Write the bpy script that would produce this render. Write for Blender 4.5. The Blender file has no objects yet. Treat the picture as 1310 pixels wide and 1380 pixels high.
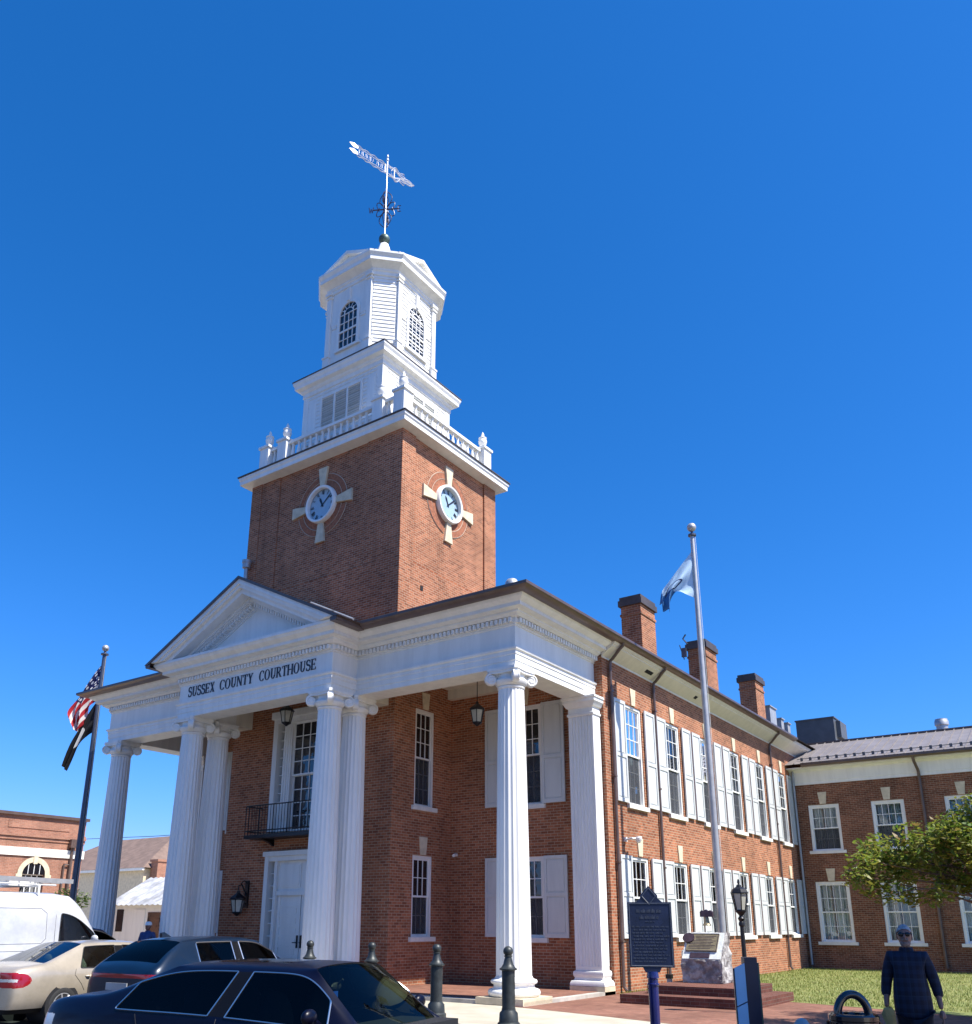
import bpy, bmesh, math, random
from math import sin, cos, pi, radians, sqrt, atan2, hypot
from mathutils import Vector, Matrix, noise
from mathutils.bvhtree import BVHTree
random.seed(7)
S = bpy.context.scene
C = S.collection

# ------------------------------------------------------------------ helpers
class MB:
    """collects geometry, links it as ONE mesh object"""
    def __init__(self, T=None):
        self.v = []; self.f = []; self.T = T
    def add(self, vs, fs):
        n = len(self.v)
        self.v += [tuple(self.T(*p)) if self.T else tuple(p) for p in vs]
        self.f += [tuple(i + n for i in f) for f in fs]
    def box(self, x0, x1, y0, y1, z0, z1):
        vs = [(x, y, z) for z in (z0, z1) for y in (y0, y1) for x in (x0, x1)]
        self.add(vs, [(0, 2, 3, 1), (4, 5, 7, 6), (0, 1, 5, 4), (2, 6, 7, 3), (0, 4, 6, 2), (1, 3, 7, 5)])
    def quad(self, *ps):
        self.add(ps, [tuple(range(len(ps)))])
    def prism(self, poly, axis, a, b):
        n = len(poly)
        def P(p, t):
            return {'x': (t, p[0], p[1]), 'y': (p[0], t, p[1]), 'z': (p[0], p[1], t)}[axis]
        self.add([P(p, a) for p in poly] + [P(p, b) for p in poly],
                 [tuple(range(n))[::-1], tuple(range(n, 2 * n))] + [(i, (i + 1) % n, n + (i + 1) % n, n + i) for i in range(n)])
    def lathe(self, prof, n=24, cx=0, cy=0, cap=True, flute=None):
        vs = []; fs = []
        for r, z in prof:
            for k in range(n):
                a = 2 * pi * k / n
                rr = r * (flute(a) if flute else 1)
                vs.append((cx + rr * cos(a), cy + rr * sin(a), z))
        for i in range(len(prof) - 1):
            for k in range(n):
                fs.append((i * n + k, i * n + (k + 1) % n, (i + 1) * n + (k + 1) % n, (i + 1) * n + k))
        if cap:
            fs.append(tuple(range(n))[::-1]); m = (len(prof) - 1) * n
            fs.append(tuple(range(m, m + n)))
        self.add(vs, fs)
    def tube(self, pts, r, n=8, cap=True):
        pts = [Vector(p) for p in pts]
        rs = r if isinstance(r, (list, tuple)) else [r] * len(pts)
        vs = []; fs = []; prev = None
        for i, p in enumerate(pts):
            d = (pts[min(i + 1, len(pts) - 1)] - pts[max(i - 1, 0)])
            if d.length < 1e-9: d = Vector((0, 0, 1))
            d.normalize()
            if prev is None:
                u = d.cross(Vector((0, 0, 1)))
                if u.length < 1e-3: u = d.cross(Vector((1, 0, 0)))
            else:
                u = prev - d * prev.dot(d)
                if u.length < 1e-4: u = d.cross(Vector((0.3, 0.5, 1)))
            u.normalize(); prev = u; w = d.cross(u)
            for k in range(n):
                a = 2 * pi * k / n
                vs.append(tuple(p + (u * cos(a) + w * sin(a)) * rs[i]))
        for i in range(len(pts) - 1):
            for k in range(n):
                fs.append((i * n + k, i * n + (k + 1) % n, (i + 1) * n + (k + 1) % n, (i + 1) * n + k))
        if cap:
            fs.append(tuple(range(n))[::-1]); m = (len(pts) - 1) * n
            fs.append(tuple(range(m, m + n)))
        self.add(vs, fs)
    def ball(self, c, r, n=16, sx=1, sy=1, sz=1):
        m = n // 2
        vs = [(c[0], c[1], c[2] - r * sz)]
        for i in range(1, m):
            t = -pi / 2 + pi * i / m
            for k in range(n):
                a = 2 * pi * k / n
                vs.append((c[0] + r * sx * cos(t) * cos(a), c[1] + r * sy * cos(t) * sin(a), c[2] + r * sz * sin(t)))
        vs.append((c[0], c[1], c[2] + r * sz))
        fs = [(0, 1 + (k + 1) % n, 1 + k) for k in range(n)]
        for i in range(m - 2):
            for k in range(n):
                a = 1 + i * n + k; b = 1 + i * n + (k + 1) % n
                fs.append((a, b, b + n, a + n))
        t = len(vs) - 1; q = 1 + (m - 2) * n
        fs += [(q + k, q + (k + 1) % n, t) for k in range(n)]
        self.add(vs, fs)
    def sweep(self, path, prof, closed=False, capends=True):
        """profile (out, z) along a plan path; 'out' is to the right of the walking direction"""
        n = len(path); off = []
        for i in range(n):
            a = Vector(path[i - 1]) if (i > 0 or closed) else None
            b = Vector(path[i]); c = Vector(path[(i + 1) % n]) if (i < n - 1 or closed) else None
            ns = []
            for p, q in ((a, b), (b, c)):
                if p is not None and q is not None:
                    d = (q - p).normalized(); ns.append(Vector((d.y, -d.x)))
            if len(ns) == 1: off.append(ns[0])
            else:
                m = ns[0] + ns[1]; off.append(m / (1 + ns[0].dot(ns[1])))
        vs = [(path[i][0] + off[i].x * o, path[i][1] + off[i].y * o, z) for i in range(n) for o, z in prof]
        k = len(prof); fs = []
        for i in range(n if closed else n - 1):
            j = (i + 1) % n
            for t in range(k - 1):
                fs.append((i * k + t, j * k + t, j * k + t + 1, i * k + t + 1))
        if capends and not closed:
            fs.append(tuple(range(k))); fs.append(tuple(range((n - 1) * k, n * k))[::-1])
        self.add(vs, fs)
    def build(self, name, mat, parent=None, smooth=None, world=True, recalc=True):
        vs = self.v
        if parent is not None and world:
            r = parent
            while r.parent: r = r.parent
            M = r.matrix_basis.inverted()
            vs = [tuple(M @ Vector(p)) for p in vs]
        me = bpy.data.meshes.new(name)
        me.from_pydata(vs, [], self.f)
        if recalc:
            b = bmesh.new(); b.from_mesh(me)
            bmesh.ops.recalc_face_normals(b, faces=b.faces[:]); b.to_mesh(me); b.free()
        if smooth is not None:
            for p in me.polygons: p.use_smooth = True
            me.set_sharp_from_angle(angle=radians(smooth))
        me.materials.append(mat)
        o = bpy.data.objects.new(name, me); C.objects.link(o)
        if parent is not None: o.parent = parent
        return o

def thing(name, label, cat, loc=(0, 0, 0), rz=0, group=None):
    o = bpy.data.objects.new(name, None); C.objects.link(o)
    o.empty_display_size = 0.3
    o.location = loc; o.rotation_euler = (0, 0, rz)
    o.matrix_basis = Matrix.Translation(loc) @ Matrix.Rotation(rz, 4, 'Z')
    o['label'] = label; o['category'] = cat
    if group: o['group'] = group
    return o
def tag(o, label, cat, group=None, kind=None):
    o['label'] = label; o['category'] = cat
    if group: o['group'] = group
    if kind: o['kind'] = kind
    return o
def setting(o, label, cat, kind='structure'):
    o['label'] = label; o['category'] = cat; o['kind'] = kind; return o
def dup_part(o, parent, offset=(0, 0, 0), rz=None):
    c = o.copy(); C.objects.link(c); c.parent = parent
    c.location = Vector(o.location) + Vector(offset)
    if rz is not None: c.rotation_euler = (0, 0, rz)
    for ch in list(o.children):
        d = ch.copy(); C.objects.link(d); d.parent = c
    return c
def dup(root, loc, rz=0, label=None, group=None):
    r = root.copy(); C.objects.link(r); r.location = loc; r.rotation_euler = (0, 0, rz)
    if label: r['label'] = label
    if group: r['group'] = group
    for ch in list(root.children):
        dup_part(ch, r)
    return r

# ------------------------------------------------------------------ materials
def newmat(name):
    m = bpy.data.materials.new(name); m.use_nodes = True
    nt = m.node_tree; nt.nodes.clear()
    out = nt.nodes.new('ShaderNodeOutputMaterial'); p = nt.nodes.new('ShaderNodeBsdfPrincipled')
    nt.links.new(p.outputs[0], out.inputs[0])
    return m, nt, p, out
def N(nt, t, **kw):
    n = nt.nodes.new(t)
    for k, v in kw.items():
        if k.startswith('i_'):
            key = k[2:]; key = int(key) if key.isdigit() else key.replace('_', ' ')
            n.inputs[key].default_value = v
        else: setattr(n, k, v)
    return n
def L(nt, a, b): nt.links.new(a, b)
def math_(nt, op, a, b=None, c=None):
    n = nt.nodes.new('ShaderNodeMath'); n.operation = op
    for i, x in enumerate((a, b, c)):
        if x is None: continue
        if isinstance(x, (int, float)): n.inputs[i].default_value = x
        else: nt.links.new(x, n.inputs[i])
    return n.outputs[0]
def mixc(nt, fac, a, b, mode='MIX'):
    n = nt.nodes.new('ShaderNodeMix'); n.data_type = 'RGBA'; n.blend_type = mode
    for i, x in ((0, fac), (6, a), (7, b)):
        if isinstance(x, (int, float)): n.inputs[i].default_value = x
        elif isinstance(x, tuple): n.inputs[i].default_value = (*x, 1) if len(x) == 3 else x
        else: nt.links.new(x, n.inputs[i])
    return n.outputs[2]
def noise_(nt, vec, scale, detail=4, rough=.6):
    n = N(nt, 'ShaderNodeTexNoise', i_Scale=scale, i_Detail=detail, i_Roughness=rough)
    if vec is not None: nt.links.new(vec, n.inputs['Vector'])
    return n.outputs[0]
def ramp(nt, fac, a, b):
    return math_(nt, 'SMOOTHSTEP', fac, a, b) if False else N_map(nt, fac, a, b)
def N_map(nt, fac, a, b):
    n = nt.nodes.new('ShaderNodeMapRange'); n.inputs[1].default_value = a; n.inputs[2].default_value = b
    n.interpolation_type = 'SMOOTHSTEP'; nt.links.new(fac, n.inputs[0]); return n.outputs[0]
def bump(nt, p, h, strength=.3, dist=.01):
    b = N(nt, 'ShaderNodeBump', i_Strength=strength, i_Distance=dist); nt.links.new(h, b.inputs['Height'])
    nt.links.new(b.outputs[0], p.inputs['Normal'])
def plain(name, col, rough=.5, metal=0, var=.12, scale=3, bmp=0, spec=None, coat=0, space='pos', alpha=None):
    m, nt, p, out = newmat(name)
    g = N(nt, 'ShaderNodeNewGeometry'); tc = N(nt, 'ShaderNodeTexCoord')
    vec = g.outputs['Position'] if space == 'pos' else tc.outputs['Object']
    f = noise_(nt, vec, scale, 5)
    d = tuple(c * (1 - var) for c in col); e = tuple(min(1, c * (1 + var)) for c in col)
    L(nt, mixc(nt, N_map(nt, f, .3, .7), d, e), p.inputs['Base Color'])
    p.inputs['Roughness'].default_value = rough; p.inputs['Metallic'].default_value = metal
    if coat: p.inputs['Coat Weight'].default_value = coat; p.inputs['Coat Roughness'].default_value = .03
    if spec is not None: p.inputs['Specular IOR Level'].default_value = spec
    if bmp: bump(nt, p, noise_(nt, vec, scale * 12, 3), bmp, .01)
    if alpha is not None: p.inputs['Alpha'].default_value = alpha
    return m

def brick_mat(name, c1, c2, mortar, horizontal=False, w=.212, h=.0762, ms=.0055, weather=.35):
    m, nt, p, out = newmat(name)
    g = N(nt, 'ShaderNodeNewGeometry')
    sp = N(nt, 'ShaderNodeSeparateXYZ'); L(nt, g.outputs['Position'], sp.inputs[0])
    sn = N(nt, 'ShaderNodeSeparateXYZ'); L(nt, g.outputs['True Normal'], sn.inputs[0])
    cb = N(nt, 'ShaderNodeCombineXYZ')
    if horizontal:
        L(nt, sp.outputs[0], cb.inputs[0]); L(nt, sp.outputs[1], cb.inputs[1])
    else:
        side = math_(nt, 'GREATER_THAN', math_(nt, 'ABSOLUTE', sn.outputs[0]), .7)
        up = math_(nt, 'GREATER_THAN', math_(nt, 'ABSOLUTE', sn.outputs[2]), .7)
        u = N(nt, 'ShaderNodeMix'); L(nt, side, u.inputs[0]); L(nt, sp.outputs[0], u.inputs[2]); L(nt, sp.outputs[1], u.inputs[3])
        v = N(nt, 'ShaderNodeMix'); L(nt, up, v.inputs[0]); L(nt, sp.outputs[2], v.inputs[2]); L(nt, sp.outputs[1], v.inputs[3])
        L(nt, u.outputs[0], cb.inputs[0]); L(nt, v.outputs[0], cb.inputs[1])
    # a little waviness so courses are not ruler straight
    b = N(nt, 'ShaderNodeTexBrick', i_Scale=1, i_Brick_Width=w, i_Row_Height=h, i_Mortar_Size=ms, i_Mortar_Smooth=.25, i_Bias=-.1)
    L(nt, cb.outputs[0], b.inputs['Vector'])
    b.inputs['Color1'].default_value = (*c1, 1); b.inputs['Color2'].default_value = (*c2, 1); b.inputs['Mortar'].default_value = (*mortar, 1)
    big = noise_(nt, g.outputs['Position'], .55, 6, .65); sm = noise_(nt, g.outputs['Position'], 9, 3)
    k = math_(nt, 'MULTIPLY_ADD', N_map(nt, big, .3, .7), weather, 1 - weather / 2)
    k2 = math_(nt, 'MULTIPLY_ADD', sm, .5, .75)
    mp = N(nt, 'ShaderNodeMapping'); mp.inputs['Scale'].default_value = (1.6, 1.6, .16); L(nt, g.outputs['Position'], mp.inputs[0])
    streak = N_map(nt, noise_(nt, mp.outputs[0], 1.3, 5, .6), .52, .74)
    k = math_(nt, 'MULTIPLY', k, math_(nt, 'MULTIPLY_ADD', streak, -.22 if not horizontal else -.1, 1.0))
    kk = math_(nt, 'MULTIPLY', k, k2)
    cc = N(nt, 'ShaderNodeCombineXYZ')
    for i in range(3): L(nt, kk, cc.inputs[i])
    L(nt, mixc(nt, 1.0, b.outputs[0], cc.outputs[0], 'MULTIPLY'), p.inputs['Base Color'])
    p.inputs['Roughness'].default_value = .88; p.inputs['Specular IOR Level'].default_value = .25
    bump(nt, p, math_(nt, 'SUBTRACT', math_(nt, 'MULTIPLY', sm, .3), b.outputs['Fac']), .5, .006)
    return m

M = {}
M['brick'] = brick_mat('red_brick', (.385, .140, .067), (.195, .062, .030), (.38, .285, .195), ms=.0085)
M['brick_old'] = brick_mat('worn_red_brick', (.235, .092, .050), (.125, .045, .026), (.30, .23, .165), weather=.4, ms=.007)
M['step_brick'] = brick_mat('dark_step_brick', (.155, .058, .040), (.11, .038, .027), (.17, .125, .10), weather=.4)
M['brick_far'] = brick_mat('pale_red_brick', (.36, .165, .105), (.27, .12, .078), (.35, .275, .22))
M['paver'] = brick_mat('brick_paver', (.235, .11, .073), (.165, .068, .047), (.165, .125, .10), horizontal=True, w=.2, h=.1, ms=.005, weather=.45)

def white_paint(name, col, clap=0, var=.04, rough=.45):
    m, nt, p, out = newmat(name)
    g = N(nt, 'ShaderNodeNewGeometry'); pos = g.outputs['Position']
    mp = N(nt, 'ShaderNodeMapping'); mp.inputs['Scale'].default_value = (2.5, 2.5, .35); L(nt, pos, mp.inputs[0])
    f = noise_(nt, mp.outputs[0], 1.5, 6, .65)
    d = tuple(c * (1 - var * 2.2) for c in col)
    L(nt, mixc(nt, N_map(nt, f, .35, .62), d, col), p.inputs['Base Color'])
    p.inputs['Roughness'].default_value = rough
    if clap:
        sp = N(nt, 'ShaderNodeSeparateXYZ'); L(nt, pos, sp.inputs[0])
        fr = math_(nt, 'FRACT', math_(nt, 'DIVIDE', sp.outputs[2], clap))
        h = math_(nt, 'SUBTRACT', 1.0, fr)
        bump(nt, p, h, 1.0, .03)
    else:
        bump(nt, p, noise_(nt, pos, 14, 3), .06, .01)
    return m
M['white'] = white_paint('white_paint', (.80, .79, .75))
M['white_clap'] = white_paint('white_clapboard', (.80, .80, .78), clap=.15)
M['soffit'] = white_paint('soffit_bounce_tint', (.70, .66, .56))  # white soffits with the warm ground bounce tinted into the colour
M['shutter'] = white_paint('white_shutter_paint', (.60, .61, .59), rough=.4)
M['shutter_panel'] = M['shutter']
M['stone'] = plain('cream_limestone', (.60, .51, .36), .8, var=.14, scale=4, bmp=.1)
M['sillstone'] = plain('pale_sill_stone', (.72, .70, .64), .7, var=.08, scale=4)
M['gutter'] = plain('brown_gutter_metal', (.12, .082, .068), .35, metal=.2, var=.15)
M['roof'] = plain('dark_roof_metal', (.06, .05, .05), .6, var=.2)
M['shed_roof'] = plain('corrugated_tin', (.50, .50, .50), .5, metal=.3, var=.35, scale=1.2)
M['brown_roof'] = plain('brown_shingles', (.17, .115, .09), .9, var=.2, scale=1.5)
M['iron'] = plain('black_iron', (.015, .015, .017), .42, metal=.3, var=.25, scale=6)
M['bollard'] = plain('dark_green_grey_iron', (.028, .033, .033), .45, metal=.2, var=.3, scale=8, bmp=.15)
M['letters'] = plain('black_letters', (.012, .012, .02), .4)
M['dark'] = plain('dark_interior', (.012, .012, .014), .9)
M['curtain'] = plain('pale_curtain', (.50, .55, .55), .9, var=.12, scale=5)
M['screen'] = plain('dark_insect_screen', (.045, .048, .055), .8, alpha=.72)
M['concrete'] = plain('pale_concrete', (.43, .385, .295), .9, var=.14, scale=1.3, bmp=.2)
M['curb'] = plain('grey_kerb_concrete', (.42, .39, .34), .9, var=.2, scale=2.2, bmp=.2)
M['asphalt'] = plain('asphalt', (.055, .054, .055), .9, var=.3, scale=1.7, bmp=.5)
M['steel'] = plain('brushed_aluminium', (.42, .42, .42), .5, metal=.55, var=.1, scale=5)
M['steel_dark'] = plain('weathered_dark_aluminium', (.10, .11, .14), .4, metal=.7, var=.1, scale=5)
M['chrome'] = plain('chrome', (.72, .70, .66), .3, metal=1, var=.03)
M['rubber'] = plain('tyre_rubber', (.018, .018, .018), .85, var=.2)
M['copper'] = plain('green_copper', (.07, .11, .095), .5, metal=.5, var=.3, scale=4)
M['silver'] = plain('silver_leaf', (.62, .63, .68), .4, metal=.3, var=.08)
M['vane_iron'] = plain('dark_blue_iron', (.02, .02, .05), .45, metal=.2, var=.2)
M['annex_roof'] = plain('grey_brown_seam_metal', (.23, .205, .195), .5, metal=.25, var=.12, scale=1.5)
M['hvac'] = plain('dark_grey_sheet_metal', (.10, .105, .11), .55, metal=.2, var=.12)
M['hvac_light'] = plain('pale_grey_sheet_metal', (.36, .37, .38), .5, metal=.3, var=.1)
M['lantern_glass'] = plain('frosted_lantern_glass', (.42, .42, .36), .25, var=.1, scale=7)
M['red_lens'] = plain('red_lamp_lens', (.28, .008, .012), .12, var=.15, coat=.5, space='obj')
M['clear_lens'] = plain('clear_lamp_lens', (.55, .55, .52), .12, var=.15, coat=.5, space='obj')
M['bark'] = plain('smooth_brown_bark', (.11, .075, .05), .85, var=.35, scale=7, bmp=.4)
M['skin'] = plain('skin', (.20, .10, .075), .55, var=.1, scale=12)
M['hair'] = plain('grey_hair', (.30, .29, .29), .8, var=.3, scale=40)
M['beard'] = plain('grey_beard', (.20, .14, .12), .8, var=.3, scale=40)
M['glasses'] = plain('black_sunglass_lens', (.012, .008, .010), .12)
M['trousers'] = plain('dark_navy_trousers', (.005, .006, .018), .85, var=.25, scale=8)
M['shoe'] = plain('black_shoe_leather', (.02, .018, .016), .5)
M['navy'] = plain('navy_enamel', (.010, .014, .10), .22, var=.15, scale=3, coat=.4)
M['sign_face'] = plain('dark_navy_sign_enamel', (.012, .018, .045), .32, var=.25, scale=6)
M['sign_text'] = plain('worn_pale_sign_letters', (.05, .06, .085), .5, var=.3, scale=25)
M['sky_blue'] = plain('light_blue_panel', (.30, .50, .66), .4, var=.05)
M['totem'] = plain('dark_navy_panel', (.012, .014, .035), .3, var=.1)
M['totem_edge'] = plain('dark_green_panel_edge', (.03, .07, .05), .4)
M['bronze'] = plain('weathered_bronze', (.30, .25, .15), .45, metal=.6, var=.2, scale=9, bmp=.1)
M['bronze_dark'] = plain('dark_bronze', (.08, .055, .075), .4, metal=.6, var=.2, scale=9)
M['white_plastic'] = plain('white_plastic', (.75, .74, .7), .4, var=.05)
M['yellow_paper'] = plain('tan_yellow_paper', (.40, .26, .09), .8, var=.12, scale=12)
M['gloss_black'] = plain('glossy_black_powder_coat', (.012, .011, .014), .14, var=.1, coat=.6)

def rock():
    m, nt, p, out = newmat('rough_granite')
    g = N(nt, 'ShaderNodeNewGeometry'); pos = g.outputs['Position']
    a = noise_(nt, pos, 3.2, 8, .7); b = noise_(nt, pos, 40, 3)
    sn = N(nt, 'ShaderNodeSeparateXYZ'); L(nt, g.outputs['Normal'], sn.inputs[0])
    base = mixc(nt, N_map(nt, a, .38, .62), (.17, .15, .145), (.50, .49, .47))
    L(nt, mixc(nt, math_(nt, 'MULTIPLY', b, .35), base, (.2, .18, .18)), p.inputs['Base Color'])
    p.inputs['Roughness'].default_value = .8
    bump(nt, p, a, .9, .06)
    return m
M['rock'] = rock()
M['rock_cut'] = plain('sawn_granite', (.60, .62, .60), .5, var=.12, scale=14)

def glass(name, base=(.008, .010, .014), rough=.02, ior=1.75, wav=.02):
    m, nt, p, out = newmat(name)
    p.inputs['Base Color'].default_value = (*base, 1); p.inputs['Roughness'].default_value = rough
    p.inputs['IOR'].default_value = ior
    g = N(nt, 'ShaderNodeNewGeometry')
    bump(nt, p, noise_(nt, g.outputs['Position'], 2.2, 2), wav, .1)
    return m
M['glass'] = glass('dark_window_glass', wav=.10)
def see_glass(name, tint, fac_add=.02, ior=1.5, gcol=(.95, .97, 1)):
    m, nt, p, out = newmat(name); nt.nodes.remove(p)
    t = N(nt, 'ShaderNodeBsdfTransparent'); t.inputs[0].default_value = (*tint, 1)
    gl = N(nt, 'ShaderNodeBsdfGlossy', i_Roughness=.015); gl.inputs[0].default_value = (*gcol, 1)
    fr = N(nt, 'ShaderNodeFresnel', i_IOR=ior)
    k = math_(nt, 'ADD', fr.outputs[0], fac_add)
    mx = N(nt, 'ShaderNodeMixShader'); L(nt, k, mx.inputs[0]); L(nt, t.outputs[0], mx.inputs[1]); L(nt, gl.outputs[0], mx.inputs[2])
    L(nt, mx.outputs[0], out.inputs[0]); return m
M['pane'] = see_glass('clear_window_glass', (.80, .88, .88), .05)
M['tint'] = see_glass('dark_tinted_car_glass', (.10, .12, .16), 0, gcol=(.45, .42, .40))
M['wind'] = see_glass('green_tinted_windscreen', (.58, .70, .58), 0, gcol=(.38, .40, .40))
M['pillar'] = plain('black_pillar_trim', (.003, .003, .004), .45, spec=.2)
M['cargreen'] = see_glass('green_tinted_car_glass', (.40, .52, .45), .06)

def paint(name, col, metal=.35, rough=.25, coat=.8, spec=.5):
    m, nt, p, out = newmat(name)
    tc = N(nt, 'ShaderNodeTexCoord')
    f = noise_(nt, tc.outputs['Object'], 2.5, 6, .7)
    L(nt, mixc(nt, N_map(nt, f, .35, .7), col, tuple(c * .82 for c in col)), p.inputs['Base Color'])
    p.inputs['Metallic'].default_value = metal
    L(nt, math_(nt, 'MULTIPLY_ADD', f, .12, rough - .06), p.inputs['Roughness'])
    p.inputs['Coat Weight'].default_value = coat; p.inputs['Specular IOR Level'].default_value = spec; p.inputs['Coat Roughness'].default_value = .04
    return m
M['paint_tan'] = paint('tan_metallic_car_paint', (.50, .43, .33), .4, .32)
M['paint_blue'] = paint('blue_metallic_car_paint', (.003, .014, .036), .2, .3, coat=.3, spec=.35)
M['paint_black'] = paint('midnight_blue_car_paint', (.0012, .0016, .010), .0, .35, coat=.14, spec=.22)
M['paint_white'] = paint('white_van_paint', (.52, .53, .55), 0, .35)
M['trim'] = plain('black_plastic_trim', (.015, .015, .016), .6)
M['seat'] = plain('grey_car_seat', (.16, .15, .13), .8)

def grass_mat(name, a, b):
    m, nt, p, out = newmat(name)
    g = N(nt, 'ShaderNodeNewGeometry'); pos = g.outputs['Position']
    f = noise_(nt, pos, .9, 6, .7); f2 = noise_(nt, pos, 14, 3)
    c = mixc(nt, N_map(nt, f, .3, .68), a, b)
    L(nt, mixc(nt, math_(nt, 'MULTIPLY', f2, .6), c, (.10, .085, .03)), p.inputs['Base Color'])
    p.inputs['Roughness'].default_value = .9
    bump(nt, p, f2, .7, .04)
    return m
M['lawn'] = grass_mat('lawn_soil_and_grass', (.15, .20, .04), (.25, .26, .075))
def leaf_mat(name, cols, trans=.35):
    m, nt, p, out = newmat(name)
    g = N(nt, 'ShaderNodeNewGeometry')
    r = N(nt, 'ShaderNodeValToRGB'); L(nt, g.outputs['Random Per Island'], r.inputs[0])
    e = r.color_ramp.elements
    while len(e) < len(cols): e.new(.5)
    for i, c in enumerate(cols):
        e[i].position = i / (len(cols) - 1); e[i].color = (*c, 1)
    L(nt, r.outputs[0], p.inputs['Base Color']); p.inputs['Roughness'].default_value = .5
    tl = N(nt, 'ShaderNodeBsdfTranslucent'); L(nt, r.outputs[0], tl.inputs[0])
    mx = N(nt, 'ShaderNodeMixShader', i_Fac=trans); L(nt, p.outputs[0], mx.inputs[1]); L(nt, tl.outputs[0], mx.inputs[2])
    L(nt, mx.outputs[0], out.inputs[0]); return m
M['blade'] = leaf_mat('grass_blades', [(.15, .21, .035), (.22, .26, .06), (.30, .28, .10), (.18, .24, .045)], .35)
M['leaf'] = leaf_mat('yellow_green_leaves', [(.08, .16, .018), (.16, .22, .028), (.26, .26, .04), (.11, .19, .02), (.26, .17, .05)], .5)
M['leaf_far'] = leaf_mat('far_green_leaves', [(.05, .09, .02), (.08, .12, .03), (.10, .13, .03)], .35)

def plaid():
    m, nt, p, out = newmat('blue_plaid_cloth')
    tc = N(nt, 'ShaderNodeTexCoord'); sp = N(nt, 'ShaderNodeSeparateXYZ'); L(nt, tc.outputs['Object'], sp.inputs[0])
    def band(x, w, d):
        return math_(nt, 'GREATER_THAN', math_(nt, 'FRACT', math_(nt, 'DIVIDE', x, w)), d)
    a = band(sp.outputs[0], .075, .5); b = band(sp.outputs[2], .085, .5)
    f = math_(nt, 'MULTIPLY', math_(nt, 'ADD', a, b), .5)
    c = mixc(nt, f, (.0010, .0016, .012), (.004, .011, .036))
    l1 = band(sp.outputs[0], .15, .93); l2 = band(sp.outputs[2], .17, .93)
    L(nt, mixc(nt, math_(nt, 'MULTIPLY', math_(nt, 'MAXIMUM', l1, l2), .5), c, (.010, .022, .042)), p.inputs['Base Color'])
    p.inputs['Roughness'].default_value = .85
    return m
M['plaid'] = plaid()

def us_flag():
    m, nt, p, out = newmat('flag_cloth_stars_and_stripes')
    uv = N(nt, 'ShaderNodeUVMap'); uv.uv_map = 'UVMap'
    sp = N(nt, 'ShaderNodeSeparateXYZ'); L(nt, uv.outputs[0], sp.inputs[0]); u, v = sp.outputs[0], sp.outputs[1]
    st = math_(nt, 'MODULO', math_(nt, 'FLOOR', math_(nt, 'MULTIPLY', v, 13)), 2.0)
    stripes = mixc(nt, st, (.42, .02, .03), (.75, .73, .72))
    canton = math_(nt, 'MULTIPLY', math_(nt, 'LESS_THAN', u, .40), math_(nt, 'GREATER_THAN', v, .4615))
    fu = math_(nt, 'SUBTRACT', math_(nt, 'FRACT', math_(nt, 'MULTIPLY', u, 15)), .5)
    fv = math_(nt, 'SUBTRACT', math_(nt, 'FRACT', math_(nt, 'MULTIPLY', v, 13)), .5)
    d = math_(nt, 'ADD', math_(nt, 'MULTIPLY', fu, fu), math_(nt, 'MULTIPLY', fv, fv))
    stars = mixc(nt, math_(nt, 'LESS_THAN', d, .075), (.015, .02, .10), (.8, .8, .8))
    L(nt, mixc(nt, canton, stripes, stars), p.inputs['Base Color']); p.inputs['Roughness'].default_value = .7
    tl = N(nt, 'ShaderNodeBsdfTranslucent'); L(nt, mixc(nt, canton, stripes, stars), tl.inputs[0])
    mx = N(nt, 'ShaderNodeMixShader', i_Fac=.35); L(nt, p.outputs[0], mx.inputs[1]); L(nt, tl.outputs[0], mx.inputs[2])
    L(nt, mx.outputs[0], out.inputs[0])
    return m
M['us_flag'] = us_flag()
def emblem_flag(name, field, mark, shape):
    m, nt, p, out = newmat(name)
    uv = N(nt, 'ShaderNodeUVMap'); uv.uv_map = 'UVMap'
    sp = N(nt, 'ShaderNodeSeparateXYZ'); L(nt, uv.outputs[0], sp.inputs[0]); u, v = sp.outputs[0], sp.outputs[1]
    du = math_(nt, 'SUBTRACT', u, .5); dv = math_(nt, 'SUBTRACT', v, .5)
    if shape == 'disc':
        d = math_(nt, 'ADD', math_(nt, 'MULTIPLY', math_(nt, 'MULTIPLY', du, du), 2.2), math_(nt, 'MULTIPLY', dv, dv))
        k = math_(nt, 'LESS_THAN', d, .055)
        c = mixc(nt, k, field, mark)
    else:
        # pale cloth with a blue fly end and a small dark device
        k = math_(nt, 'GREATER_THAN', math_(nt, 'ADD', u, math_(nt, 'MULTIPLY', v, -.35)), .45)
        c = mixc(nt, k, field, mark)
        d = math_(nt, 'ADD', math_(nt, 'ABSOLUTE', du), math_(nt, 'ABSOLUTE', dv))
        ring = math_(nt, 'MULTIPLY', math_(nt, 'LESS_THAN', d, .26), math_(nt, 'GREATER_THAN', d, .2))
        c = mixc(nt, ring, c, (.02, .03, .10))
    L(nt, c, p.inputs['Base Color']); p.inputs['Roughness'].default_value = .7
    tl = N(nt, 'ShaderNodeBsdfTranslucent'); L(nt, c, tl.inputs[0])
    mx = N(nt, 'ShaderNodeMixShader', i_Fac=.4); L(nt, p.outputs[0], mx.inputs[1]); L(nt, tl.outputs[0], mx.inputs[2])
    L(nt, mx.outputs[0], out.inputs[0]); return m
M['black_flag'] = emblem_flag('black_flag_cloth', (.012, .012, .015), (.7, .7, .7), 'disc')
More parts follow.
